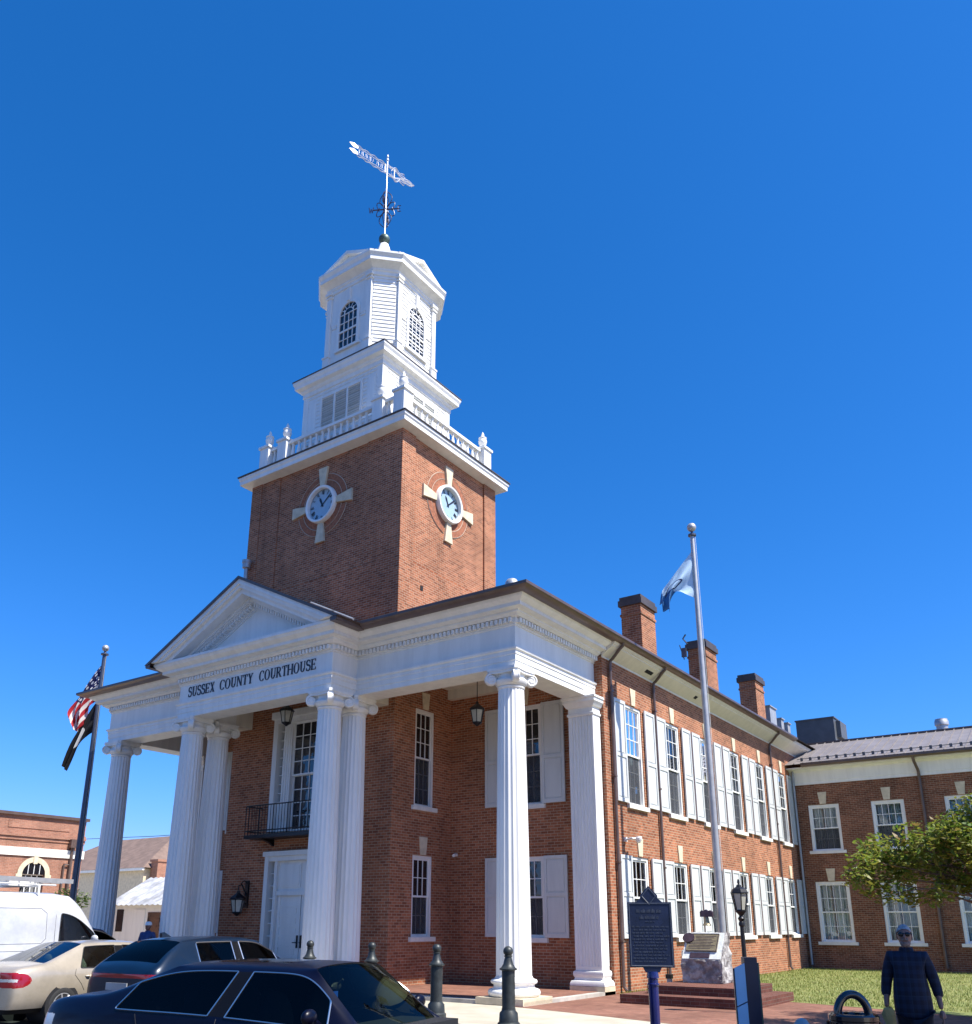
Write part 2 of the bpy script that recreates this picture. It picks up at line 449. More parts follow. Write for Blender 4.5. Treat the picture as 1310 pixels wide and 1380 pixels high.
M['pale_flag'] = emblem_flag('pale_flag_cloth', (.50, .68, .84), (.05, .18, .40), 'half')

# ------------------------------------------------------------------ wall / window / shutter kit (u along the wall, d outward, z up)
def Front(y0): return lambda u, d, z: (u, y0 - d, z)
def Side(x0): return lambda u, d, z: (x0 + d, u, z)
def Back(y0): return lambda u, d, z: (u, y0 + d, z)
def SideL(x0): return lambda u, d, z: (x0 - d, u, z)

def wall(mb, u0, u1, z0, z1, ops, reveal=.22):
    us = sorted({u0, u1, *[o[0] for o in ops], *[o[1] for o in ops]})
    zs = sorted({z0, z1, *[o[2] for o in ops], *[o[3] for o in ops]})
    for i in range(len(us) - 1):
        for j in range(len(zs) - 1):
            cu, cz = (us[i] + us[i + 1]) / 2, (zs[j] + zs[j + 1]) / 2
            if any(o[0] < cu < o[1] and o[2] < cz < o[3] for o in ops): continue
            mb.quad((us[i], 0, zs[j]), (us[i + 1], 0, zs[j]), (us[i + 1], 0, zs[j + 1]), (us[i], 0, zs[j + 1]))
    for a, b, c, d in ops:
        mb.quad((a, 0, c), (a, -reveal, c), (a, -reveal, d), (a, 0, d))
        mb.quad((b, 0, c), (b, -reveal, c), (b, -reveal, d), (b, 0, d))
        mb.quad((a, 0, c), (b, 0, c), (b, -reveal, c), (a, -reveal, c))
        mb.quad((a, 0, d), (b, 0, d), (b, -reveal, d), (a, -reveal, d))

def sash(mb, a, b, c, d, cols, rows, dd, st=.05, mu=.022, th=.04):
    mb.box(a, a + st, dd - th, dd, c, d); mb.box(b - st, b, dd - th, dd, c, d)
    mb.box(a + st, b - st, dd - th, dd, c, c + st); mb.box(a + st, b - st, dd - th, dd, d - st, d)
    ia, ib, ic, id_ = a + st, b - st, c + st, d - st
    for k in range(1, cols):
        x = ia + (ib - ia) * k / cols
        mb.box(x - mu / 2, x + mu / 2, dd - th * .8, dd - .006, ic, id_)
    for k in range(1, rows):
        z = ic + (id_ - ic) * k / rows
        mb.box(ia, ib, dd - th * .75, dd - .009, z - mu / 2, z + mu / 2)

def window(root, T, uc, w, z0, z1, cols, up, lo, screen=True, key=True, curtain=False, casing=.08, mid=.5, sillw=.11, drape=((0, .42), (.5, .92))):
    a, b = uc - w / 2, uc + w / 2
    m = MB(T)
    m.box(a, a + casing, -.20, -.03, z0, z1); m.box(b - casing, b, -.20, -.03, z0, z1)
    m.box(a + casing, b - casing, -.20, -.03, z1 - casing, z1); m.box(a + casing, b - casing, -.20, -.03, z0, z0 + .05)
    fr = m.build('window', M['white'], root)
    ia, ib, iz0, iz1 = a + casing, b - casing, z0 + .05, z1 - casing
    zm = iz0 + (iz1 - iz0) * mid
    m = MB(T); sash(m, ia, ib, zm - .02, iz1, cols, up, -.06); m.build('sash', M['white'], fr)
    m = MB(T); sash(m, ia, ib, iz0, zm + .02, cols, lo, -.105); m.build('sash', M['white'], fr)
    m = MB(T); g = .012
    m.quad((ia + g, -.085, zm), (ib - g, -.085, zm), (ib - g, -.085, iz1 - g), (ia + g, -.085, iz1 - g))
    m.quad((ia + g, -.13, iz0 + g), (ib - g, -.13, iz0 + g), (ib - g, -.13, zm), (ia + g, -.13, zm))
    m.build('glass', M['pane'] if curtain else M['glass'], fr)
    if screen:
        m = MB(T); m.quad((ia + .03, -.098, iz0 + .04), (ib - .03, -.098, iz0 + .04), (ib - .03, -.098, zm), (ia + .03, -.098, zm))
        m.build('insect_screen', M['screen'], fr)
    if curtain:
        m = MB(T); n = 60
        for lo_, hi_ in drape:
            for k in range(n):
                t0, t1 = lo_ + (hi_ - lo_) * k / n, lo_ + (hi_ - lo_) * (k + 1) / n
                f0 = -.30 + .03 * sin(t0 * 75 + uc * 3) + .012 * sin(t0 * 170); f1 = -.30 + .03 * sin(t1 * 75 + uc * 3) + .012 * sin(t1 * 170)
                m.quad((ia + (ib - ia) * t0, f0, iz0), (ia + (ib - ia) * t1, f1, iz0), (ia + (ib - ia) * t1, f1, iz1), (ia + (ib - ia) * t0, f0, iz1))
        m.build('curtain', M['curtain'], fr, recalc=False)
        m = MB(T); m.box(a - .3, b + .3, -.9, -.85, z0 - .3, z1 + .3); m.build('unlit_room_panel', M['dark'], fr)  # black panel stands in for the darkness of the unlit room
    m = MB(T); m.box(a - sillw, b + sillw, -.03, .085, z0 - .11, z0 + .012); m.build('sill', M['sillstone'], fr)
    if key:
        m = MB(T); zb, zt = z1 + .02, z1 + .52
        m.add([(uc - .12, -.02, zb), (uc + .12, -.02, zb), (uc + .18, -.02, zt), (uc - .18, -.02, zt),
               (uc - .12, .035, zb), (uc + .12, .035, zb), (uc + .18, .035, zt), (uc - .18, .035, zt)],
              [(0, 1, 2, 3), (4, 5, 6, 7), (0, 1, 5, 4), (1, 2, 6, 5), (2, 3, 7, 6), (3, 0, 4, 7)])
        m.build('keystone', M['stone'], root)
    return fr

def shutter(root, T, a, b, z0, z1, split=.45, tilt=0):
    """two-panel shutter; split = height share of the lower panel's top rail"""
    m = MB(T); st = .075; d0, d1 = .035, .08
    m.box(a, a + st, d0, d1, z0, z1); m.box(b - st, b, d0, d1, z0, z1)
    zs = z0 + (z1 - z0) * split
    for c, d in ((z0, z0 + .11), (zs - .05, zs + .05), (z1 - .09, z1)):
        m.box(a + st, b - st, d0, d1 - .001, c, d)
    for c, d in ((z0 + .11, zs - .05), (zs + .05, z1 - .09)):
        m.box(a + st, b - st, d0, d1 - .028, c, d)
        m.box(a + st + .035, b - st - .035, d0, d1 - .014, c + .035, d - .035)
    m.box(a + .1, a + .16, -.01, d0, z0 + .2, z0 + .24); m.box(a + .1, a + .16, -.01, d0, z1 - .24, z1 - .2)
    return m.build('shutter', M['shutter'], root)

# ------------------------------------------------------------------ COURTHOUSE
XC = -8.08; A_ = .355; X2, X3, XL, D_ = -11.005, -5.206, -16.18, .976
TX0, TX1, TY0, TY1 = -11.52, -4.63, 1.03, 6.12
XW, YR, YE = .6, 3.77, 21.4
XWL = -16.76
court = thing('courthouse', 'red brick courthouse with white columned portico and clock tower', 'courthouse', (XC, 3.6, 0))

# brick walls ------------------------------------------------------
WY = [5.66 + 2.88 * k for k in range(6)]
UZ, LZ = (4.86, 7.78), (1.27, 3.44)
mb = MB(Side(XW))
ops = []
for y in WY:
    ops += [(y - .56, y + .56, *UZ), (y - .56, y + .56, *LZ)]
wall(mb, YR, YE, -.05, 8.97, ops)
mb.build('side_wall', M['brick'], court)
mb = MB(Front(YR))
RXC = -1.97
wall(mb, TX1, XW, -.05, 8.97, [(RXC - .56, RXC + .56, *UZ), (RXC - .56, RXC + .56, *LZ)])
mb.build('portico_wall', M['brick'], court); mb = MB(Front(YR))
wall(mb, XWL, TX0, -.05, 8.97, [(-14.19 - .56, -14.19 + .56, *UZ), (-14.19 - .56, -14.19 + .56, *LZ)])
mb.build('portico_wall', M['brick'], court)
mb = MB(); mb.quad((XWL, YR, -.05), (XWL, 30, -.05), (XWL, 30, 8.97), (XWL, YR, 8.97))
mb.quad((XWL, 30, -.05), (XW, 30, -.05), (XW, 30, 8.97), (XWL, 30, 8.97))
mb.quad((XW, YE, -.05), (XW, 30, -.05), (XW, 30, 8.97), (XW, YE, 8.97))
mb.build('rear_wall', M['brick'], court)

# tower block
SY = 2.45
mb = MB(Front(TY0)); wall(mb, TX0, TX1, -.05, 16.66, [(-9.56, -6.60, .05, 3.62), (-9.55, -6.61, 4.28, 8.02)], .3)
mb.T = Side(TX1); wall(mb, TY0, TY1, -.05, 16.66, [(SY - .45, SY + .45, 4.86, 7.74), (SY - .45, SY + .45, 1.27, 3.49)], .22)
mb.T = None
mb.quad((TX0, TY0, -.05), (TX0, TY1, -.05), (TX0, TY1, 16.66), (TX0, TY0, 16.66))
mb.quad((TX0, TY1, -.05), (TX1, TY1, -.05), (TX1, TY1, 16.66), (TX0, TY1, 16.66))
e = .06
mb.box(TX0 - e, TX1 + e, TY0 - e, TY1 + e, 9.0, 12.25)
for xa, xb in ((TX0 - e, TX0 + .45), (TX1 - .70, TX1 + e)):
    mb.box(xa, xb, TY0 - e, TY0 + .6, 12.25, 16.66)
    mb.box(xa, xb, TY1 - .63, TY1 + e, 12.25, 16.66)
for xa, xb in ((TX0 + .45, TX0 + 1.36), (TX1 - 1.42, TX1 - .70)):
    mb.box(xa, xb, TY0 - .035, TY0 + .3, 12.25, 16.66)
tower = mb.build('tower_wall', M['brick'], court)

for z0, z1, up in ((UZ[0], UZ[1], 3), (LZ[0], LZ[1], 2)):
    for y in WY:
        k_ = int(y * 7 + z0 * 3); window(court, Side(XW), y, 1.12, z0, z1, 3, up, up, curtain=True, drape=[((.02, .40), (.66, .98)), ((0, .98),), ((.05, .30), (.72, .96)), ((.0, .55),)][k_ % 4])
        for a, b in ((y - 1.37, y - .66), (y + .66, y + 1.37)):
            if b < YE - .02: shutter(court, Side(XW), a, b, z0 + .02, z1, .45 if up == 3 else .52)
            else: shutter(court, Side(XW), a, YE - .03, z0 + .02, z1, .45 if up == 3 else .52)
    for xc in (RXC, -14.19):
        window(court, Front(YR), xc, 1.12, z0, z1, 4, up, up, key=(up == 3))
        for a, b in ((xc - 1.35, xc - .62), (xc + .60, xc + 1.33)):
            shutter(court, Front(YR), a, b, z0 + .02, z1, .45 if up == 3 else .52)
window(court, Side(TX1), SY, .9, 4.86, 7.74, 3, 3, 3)
window(court, Side(TX1), SY, .9, 1.27, 3.49, 3, 2, 2)

# door and its surround ---------------------------------------------
T = Front(TY0)
mb = MB(T)
mb.box(-9.56, -9.40, -.25, .05, .05, 3.62); mb.box(-6.76, -6.60, -.25, .05, .05, 3.62); mb.box(-9.62, -6.54, -.25, .09, 3.56, 3.70)
mb.box(-9.40, -6.76, -.25, .02, 3.42, 3.56)
mb.box(-9.19, -9.08, -.25, -.02, .05, 3.42); mb.box(-7.08, -6.97, -.25, -.02, .05, 3.42)
for a, b in ((-9.40, -9.19), (-6.97, -6.76)):
    mb.box(a, b, -.25, -.06, .05, .55)
    for k in range(1, 8):
        z = .55 + 2.87 * k / 8; mb.box(a, b, -.20, -.10, z - .015, z + .015)
mb.box(-9.08, -7.08, -.25, -.06, 2.42, 2.55)
mb.box(-9.08, -7.08, -.25, -.12, 2.55, 3.42)
for a, b in ((-8.98, -8.12), (-8.04, -7.18)):
    mb.box(a, b, -.12, -.095, 2.65, 3.33); mb.box(a + .06, b - .06, -.095, -.08, 2.71, 3.27)
dr = mb.build('door_surround', M['white'], court)
mb = MB(T); mb.quad((-9.40, -.22, .55), (-9.19, -.22, .55), (-9.19, -.22, 3.42), (-9.40, -.22, 3.42)); mb.build('sidelight', M['glass'], dr); mb = MB(T)
mb.quad((-6.97, -.22, .55), (-6.76, -.22, .55), (-6.76, -.22, 3.42), (-6.97, -.22, 3.42)); mb.build('sidelight', M['glass'], dr)
for s, a, b in ((1, -9.07, -8.095), (-1, -8.065, -7.09)):
    mb = MB(T); mb.box(a, b, -.22, -.15, .06, 2.42)
    mb.box(a, a + .11, -.15, -.125, .06, 2.42); mb.box(b - .11, b, -.15, -.125, .06, 2.42)
    for k in range(8):
        z = .1 + k * .285; mb.box(a + .11, b - .11, -.15, -.126, z, z + .05)
        if k < 7: mb.box(a + .18, b - .18, -.15, -.132, z + .09, z + .245)
    lf = mb.build('door', M['white'], court)
    h = b - .06 if s == 1 else a + .06
    mb = MB(T); mb.box(h - .03, h + .03, -.125, -.10, .95, 1.3); mb.tube([(h, -.10, 1.1), (h, -.05, 1.1), (h - .12 * s, -.05, 1.1)], .014)
    mb.build('handle', M['iron'], lf)

# tall balcony window -----------------------------------------------
mb = MB(T)
za, zb = 4.30, 8.02
mb.box(-9.55, -9.36, -.28, .06, za, zb - .2); mb.box(-6.80, -6.61, -.28, .06, za, zb - .2)
mb.box(-9.62, -6.54, -.28, .12, zb - .22, zb); mb.box(-9.55, -6.61, -.28, .05, zb - .38, zb - .22)
for a, b in ((-9.14, -8.78), (-7.38, -7.02)):
    mb.box(a, b, -.28, -.02, za, zb - .38)
    for k in range(3): mb.box(a + .06 + k * .1, a + .1 + k * .1, -.02, 0, za + .3, zb - .5)
for a, b in ((-9.36, -9.14), (-7.02, -6.80)):
    mb.box(a, b, -.28, -.08, za, za + .9)
    for k in range(1, 9):
        z = za + .9 + 2.5 * k / 9; mb.box(a, b, -.2, -.12, z - .014, z + .014)
bw = mb.build('window', M['white'], court)
mb = MB(T); zm = 5.98
sash(mb, -8.78, -7.38, zm - .02, zb - .38, 4, 4, -.1, .055, .026); mb.build('sash', M['white'], bw)
mb = MB(T); sash(mb, -8.78, -7.38, za, zm + .02, 4, 4, -.16, .055, .026); mb.build('sash', M['white'], bw)
mb = MB(T); mb.quad((-9.36, -.24, za + .9), (-9.14, -.24, za + .9), (-9.14, -.24, zb - .38), (-9.36, -.24, zb - .38))
mb.quad((-7.02, -.24, za + .9), (-6.8, -.24, za + .9), (-6.8, -.24, zb - .38), (-7.02, -.24, zb - .38))
mb.quad((-8.75, -.13, zm), (-7.41, -.13, zm), (-7.41, -.13, zb - .4), (-8.75, -.13, zb - .4))
mb.quad((-8.75, -.19, za + .02), (-7.41, -.19, za + .02), (-7.41, -.19, zm), (-8.75, -.19, zm)); mb.build('glass', M['glass'], bw)
# balcony
mb = MB(); x0, x1, y0, zf, zr = -9.90, -6.26, .38, 4.16, 5.03
mb.box(x0, x1, y0, TY0, 4.06, zf)
for x in (x0 + .6, x1 - .6): mb.prism([(TY0 - .55, 4.06), (TY0 - .005, 4.06), (TY0 - .005, 3.86), (TY0 - .15, 3.95)], 'x', x - .05, x + .05)
bal = mb.build('balcony', M['iron'], court)
mb = MB()
for z in (zr, zf + .12): mb.tube([(x0 + .02, TY0 - .01, z), (x0 + .02, y0 + .02, z), (x1 - .02, y0 + .02, z), (x1 - .02, TY0 - .01, z)], .02, 6)
n = 30
for k in range(n + 1):
    x = x0 + .02 + (x1 - x0 - .04) * k / n; mb.tube([(x, y0 + .02, zf), (x, y0 + .02, zr)], .009 if k % 5 else .014, 5)
for s in (x0 + .02, x1 - .02):
    for k in range(1, 5):
        y = y0 + .02 + .62 * k / 5; mb.tube([(s, y, zf), (s, y, zr)], .009, 5)
mb.build('railing', M['iron'], bal)

# entablature --------------------------------------------------------
PATH = [(XL - A_, YR + .01), (XL - A_, -A_), (X2 - A_, -A_), (X2 - A_, -A_ - D_), (X3 + A_, -A_ - D_), (X3 + A_, -A_), (A_, -A_), (A_, YR - .01)]
mb = MB()
mb.sweep(PATH, [(-.71, 8.65), (-.71, 7.636), (0, 7.636), (0, 7.775), (.018, 7.785), (.018, 7.93), (.036, 7.94), (.036, 8.03), (.075, 8.05), (.085, 8.10), (.0, 8.112),
                (0, 8.66), (.03, 8.68), (.03, 8.72), (.06, 8.725), (.06, 8.86), (.15, 8.87), (.19, 8.91), (.24, 8.93), (.24, 8.985), (.40, 9.01), (.42, 9.01), (.42, 9.10), (.47, 9.12), (.56, 9.18), (.60, 9.25), (.62, 9.25), (.62, 9.33), (-.3, 9.34)])
ent = mb.build('entablature', M['white'], court, smooth=25)
for i in range(len(PATH) - 1):
    mb = MB()
    a, b = Vector(PATH[i]), Vector(PATH[i + 1]); d = (b - a); ln = d.length; d.normalize(); nrm = Vector((d.y, -d.x))
    n = max(1, int(round(ln / .132)))
    for k in range(n):
        p = a + d * ((k + .5) * ln / n); q = p + nrm * .05; r = p + nrm * .145; h = d * .037
        mb.add([(*(q - h), 8.735), (*(q + h), 8.735), (*(r + h), 8.735), (*(r - h), 8.735), (*(q - h), 8.852), (*(q + h), 8.852), (*(r + h), 8.852), (*(r - h), 8.852)],
               [(0, 1, 2, 3), (4, 5, 6, 7), (0, 1, 5, 4), (1, 2, 6, 5), (2, 3, 7, 6), (3, 0, 4, 7)])
    q0, q1 = a + nrm * .044, b + nrm * .044; r0, r1 = a + nrm * .066, b + nrm * .066
    mb.add([(*p, z) for z in (8.742, 8.846) for p in (q0, q1, r1, r0)], [(0, 1, 2, 3), (4, 5, 6, 7), (0, 1, 5, 4), (1, 2, 6, 5), (2, 3, 7, 6), (3, 0, 4, 7)])
    mb.build('dentil_course', M['white'], ent)
# cornice on along the side walls (no architrave there)
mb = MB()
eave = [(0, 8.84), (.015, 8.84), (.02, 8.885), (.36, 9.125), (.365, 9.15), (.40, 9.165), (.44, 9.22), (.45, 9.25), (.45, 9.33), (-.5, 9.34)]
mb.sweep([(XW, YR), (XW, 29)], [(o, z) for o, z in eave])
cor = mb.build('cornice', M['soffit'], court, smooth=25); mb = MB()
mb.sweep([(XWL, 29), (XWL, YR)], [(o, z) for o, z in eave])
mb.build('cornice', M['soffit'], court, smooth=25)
mb = MB()
for y in (6.3, 10.2): q = y + (.5 if y < 8 else .22); mb.quad((XW + .15, y, 8.971), (XW + .25, y, 9.042), (XW + .25, q, 9.042), (XW + .15, q, 8.971))
mb.build('soffit_vent', M['dark'], cor)
# ceilings and inner beams
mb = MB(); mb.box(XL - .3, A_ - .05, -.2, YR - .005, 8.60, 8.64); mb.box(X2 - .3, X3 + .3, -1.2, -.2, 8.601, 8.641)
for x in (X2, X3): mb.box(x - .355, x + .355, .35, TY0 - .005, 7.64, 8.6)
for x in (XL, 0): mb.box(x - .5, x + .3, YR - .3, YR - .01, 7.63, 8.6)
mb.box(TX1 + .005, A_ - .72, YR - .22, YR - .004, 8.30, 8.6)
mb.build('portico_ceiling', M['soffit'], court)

# lettering -----------------------------------------------------------
def letter(ch):
    """serif capital as a list of convex-ish polygons in a cap height of 1; returns polys, width"""
    P = []; K, k = .17, .07
    def R(a, b, c, d): P.append([(a, c), (b, c), (b, d), (a, d)])
    def stem(x, w=K, s=.06, top=True, bot=True):
        R(x, x + w, 0, 1)
        if bot: R(x - s, x + w + s, 0, .05)
        if top: R(x - s, x + w + s, .95, 1)
    def line(a, b, w):
        d = Vector((b[0] - a[0], b[1] - a[1])); h = w / 2
        P.append([(a[0] - h, a[1]), (a[0] + h, a[1]), (b[0] + h, b[1]), (b[0] - h, b[1])])
    def arc(cx, cy, rx, ry, t0, t1, thick=K, thin=k, n=16):
        for i in range(n):
            q = []
            for t in (t0 + (t1 - t0) * i / n, t0 + (t1 - t0) * (i + 1) / n):
                a = radians(t); w = thin + (thick - thin) * abs(cos(a))
                q.append(((cx + rx * cos(a), cy + ry * sin(a)), (cx + (rx - w) * cos(a), cy + (ry - (thin + (w - thin) * .3)) * sin(a))))
            P.append([q[0][0], q[1][0], q[1][1], q[0][1]])
    if ch == 'E':
        stem(.06); R(.2, .68, .94, 1); R(.2, .54, .47, .53); R(.2, .70, 0, .06); R(.62, .68, .78, .95); R(.64, .70, .05, .24); R(.49, .54, .38, .62); return P, .76
    if ch == 'H':
        stem(.06); stem(.66); R(.2, .7, .47, .54); return P, .9
    if ch == 'N':
        R(.10, .17, 0, 1); R(.02, .26, 0, .05); R(.0, .2, .95, 1); line((.15, 1), (.76, 0), .2); R(.72, .79, 0, 1); R(.63, .88, .95, 1); return P, .9
    if ch == 'T':
        stem(.29, top=False); R(.02, .73, .94, 1); R(.02, .07, .76, .95); R(.68, .73, .76, .95); return P, .75
    if ch == 'X':
        line((.15, 1), (.66, 0), .19); line((.16, 0), (.64, 1), .075); R(.02, .3, .95, 1); R(.52, .76, .95, 1); R(.04, .28, 0, .05); R(.5, .8, 0, .05); return P, .82
    if ch == 'Y':
        line((.15, 1), (.40, .45), .19); line((.66, 1), (.42, .45), .075); R(.31, .48, 0, .48); R(.24, .56, 0, .05); R(.02, .3, .95, 1); R(.54, .78, .95, 1); return P, .8
    if ch == 'U':
        R(.1, .27, .32, 1); R(.02, .35, .95, 1); R(.66, .73, .32, 1); R(.57, .82, .95, 1); arc(.415, .33, .315, .35, 180, 360, .17, .07); return P, .86
    if ch == 'O':
        arc(.44, .5, .42, .52, 0, 360, .17, .055, 28); return P, .9
    if ch == 'C':
        arc(.44, .5, .42, .52, 48, 312, .17, .055, 22); R(.67, .73, .70, .97); R(.68, .73, .03, .22); return P, .8
    if ch == 'R':
        stem(.06); arc(.36, .735, .31, .265, -90, 90, .16, .06, 12); R(.2, .40, .94, 1); R(.2, .40, .47, .53); line((.38, .5), (.70, 0), .18); R(.62, .84, 0, .05); return P, .84
    if ch == 'S':
        pts = []
        for t in range(25, 270, 12): pts.append((.34 + .25 * cos(radians(t)), .755 + .235 * sin(radians(t))))
        for t in range(84, -160, -12): pts.append((.34 + .27 * cos(radians(t)), .265 + .255 * sin(radians(t))))
        n = len(pts)
        for i in range(n - 1):
            q = []
            for j in (i, i + 1):
                a = Vector(pts[max(j - 1, 0)]); b = Vector(pts[min(j + 1, n - 1)]); d = (b - a).normalized(); nn = Vector((-d.y, d.x))
                w = .035 + .05 * (1 - abs(2 * j / (n - 1) - 1)) ** .8
                q.append((Vector(pts[j]) + nn * w, Vector(pts[j]) - nn * w))
            P.append([tuple(q[0][0]), tuple(q[1][0]), tuple(q[1][1]), tuple(q[0][1])])
        R(.54, .59, .72, .99); R(.06, .11, .01, .28); return P, .68
    return P, .4
for word, a, b in (('SUSSEX', -10.94, -9.70), ('COUNTY', -9.47, -8.0), ('COURTHOUSE', -7.74, -5.45)):
    mb = MB()
    ws = [letter(c)[1] + .06 for c in word]; s = (b - a) / (sum(ws) - .06); x = a
    for c, w in zip(word, ws):
        for q in letter(c)[0]:
            pp = [(x + px * s, 8.265 + pz * .305) for px, pz in q]
            mb.prism(pp, 'y', -A_ - D_ - .018, -A_ - D_ - .002)
        x += w * s
    mb.build('lettering', M['letters'], ent)

# pediment -------------------------------------------------------------
def chevron(mb, zo, zi, y0, y1, base=9.345, sl=.497):
    wo, wi = (zo - base) / sl, (zi - base) / sl
    for s in (-1, 1):
        mb.prism([(XC + s * wo, base), (XC, zo), (XC, zi), (XC + s * wi, base)], 'y', y0, y1)
mb = MB()
for zo, zi, y0 in ((11.27, 11.13, -2.08), (11.13, 11.02, -2.03), (11.02, 10.86, -1.93), (10.86, 10.76, -1.62), (10.76, 10.72, -1.56), (10.72, 10.56, -1.39), (10.56, 10.50, -1.36)):
    chevron(mb, zo, zi, y0, -1.2)
ped = mb.build('pediment', M['white'], court)
mb = MB(); hw = (10.52 - 9.345) / .497
mb.prism([(XC - hw, 9.345), (XC + hw, 9.345), (XC, 10.52)], 'y', -1.33, -1.25); mb.build('tympanum', M['white'], ped)
for s in (-1, 1):
    mb = MB()
    ln = hypot(1, .497); n = 26
    for k in range(1, n):
        dx = k / n * (10.72 - 9.36) / .497; z = 10.72 - dx * .497; x = XC + s * dx
        mb.add([(x - .036, yy, z + dz + s * .036 * .497 * sg) for yy in (-1.375, -1.52) for dz, sg in ((0, 1), (-.12, 1))] +
               [(x + .036, yy, z + dz - s * .036 * .497) for yy in (-1.375, -1.52) for dz in (0, -.12)],
               [(0, 1, 3, 2), (4, 5, 7, 6), (0, 1, 5, 4), (2, 3, 7, 6), (0, 2, 6, 4), (1, 3, 7, 5)])
    mb.build('dentil_course', M['white'], ped)
mb = MB(); chevron(mb, 11.36, 11.27, -2.12, TY0 - .07, base=9.30)
pr = mb.build('pediment_roof', M['gutter'], court)
mb = MB()
for dx0, dx1 in ((2.35, 3.3), (3.2, 4.0)):
    for s in (1,):
        mb.tube([(XC + s * dx0, -1.4, 11.40 - dx0 * .497), (XC + s * dx1, -1.4, 11.40 - dx1 * .497)], .035, 6)
mb.build('snow_guard', M['steel'], pr)
# gutters and main roof -----------------------------------------------
G = [(.60, 9.235), (.76, 9.235), (.88, 9.285), (.90, 9.305), (.90, 9.375), (.86, 9.375), (.85, 9.345), (.60, 9.345)]
mb = MB()
mb.sweep([(-4.05, -A_), (A_, -A_), (A_, YE - .5)], G); mb.build('gutter', M['gutter'], court, smooth=30); mb = MB(); mb.sweep([(XL - A_, 29), (XL - A_, -A_), (-12.15, -A_)], G)
g2 = [(.60, 9.20), (.80, 9.20), (.83, 9.25), (.83, 9.31), (.60, 9.31)]
mb.sweep([(X3 + A_, -2.1), (X3 + A_, -1.0)], g2); mb.sweep([(X2 - A_, -1.0), (X2 - A_, -2.1)], g2)
gut = mb.build('gutter', M['gutter'], court, smooth=30)
mb = MB(); ex0, ex1, ey, ez = XL - A_ - .85, A_ + .85, -A_ - .85, 9.36
sl = .34; hwid = (ex1 - ex0) / 2; rz_ = ez + hwid * sl
mb.quad((ex0, ey, ez), (ex1, ey, ez), (XC, ey + hwid, rz_)); mb.quad((ex1, ey, ez), (ex1, 30, ez), (XC, 30, rz_), (XC, ey + hwid, rz_))
mb.quad((ex0, 30, ez), (ex0, ey, ez), (XC, ey + hwid, rz_), (XC, 30, rz_)); mb.quad((ex0, 30, ez), (ex1, 30, ez), (XC, 30, rz_))
mb.build('roof', M['roof'], court)
# downspouts
def downspout(y, last=False):
    mb = MB(); x = XW + .075
    mb.tube([(A_ + .76, y, 9.28), (A_ + .74, y, 9.17), (A_ + .66, y, 9.11), (x + .10, y, 8.86), (x + .02, y, 8.80), (x, y, 8.66), (x, y, .12), (x + .08, y, .02)], .048, 8)
    for z in (7.9, 5.5, 3.2, 1.2): mb.box(XW - .005, XW + .13, y - .065, y + .065, z, z + .05)
    return mb.build('downspout', M['gutter'], court, smooth=40)
for y in (4.14, 7.10, 18.62): downspout(y)

# chimneys -----------------------------------------------------------
for y0 in (7.55, 13.30, 19.05):
    mb = MB(); mb.box(-.50, .20, y0, y0 + 1.12, 9.2, 11.70); mb.box(-.53, .23, y0 - .03, y0 + 1.15, 11.35, 11.43)
    ch = mb.build('chimney', M['brick'], court)
    mb = MB(); mb.box(-.57, .27, y0 - .07, y0 + 1.19, 11.70, 11.90); mb.box(-.53, .23, y0 - .03, y0 + 1.15, 11.90, 12.02); mb.build('cap', M['roof'], ch)
    mb = MB(); mb.box(-.54, .24, y0 - .04, y0 + 1.16, 9.4, 10.02); mb.build('flashing', M['roof'], ch)
mb = MB(); mb.tube([(-.45, 13.2, 11.9), (-.62, 13.2, 12.15), (-.5, 13.2, 12.3)], .03, 6); mb.box(-.68, -.5, 13.1, 13.2, 11.4, 11.75); mb.tube([(-.6, 13.15, 11.3), (-.75, 13.15, 11.9)], .02, 5)
mb.build('antenna', M['steel_dark'], court)
for y0, w, h in ((21.0, .9, 1.0), (22.6, .4, .55), (23.6, .4, .5)):
    mb = MB(); mb.box(-.75, .15, y0, y0 + w, 9.4, 10.35 + h * .6); mb.box(-.8, .2, y0 - .05, y0 + w + .05, 10.35 + h * .6, 10.40 + h * .6)
    mb.build('roof_vent', M['hvac_light'], court)
mb = MB(); mb.lathe([(.10, 9.4), (.10, 9.72), (.17, 9.74), (.17, 9.82), (.12, 9.90), (.03, 9.94)], 14, .25, -.3); mb.build('roof_vent', M['steel'], court, smooth=40)
mb = MB(); mb.lathe([(.07, 11.0), (.07, 13.35), (.14, 13.38), (.14, 13.55), (.16, 13.56), (.16, 13.66), (.03, 13.7)], 12, -11.35, .8); mb.build('roof_vent', M['steel'], court, smooth=40)

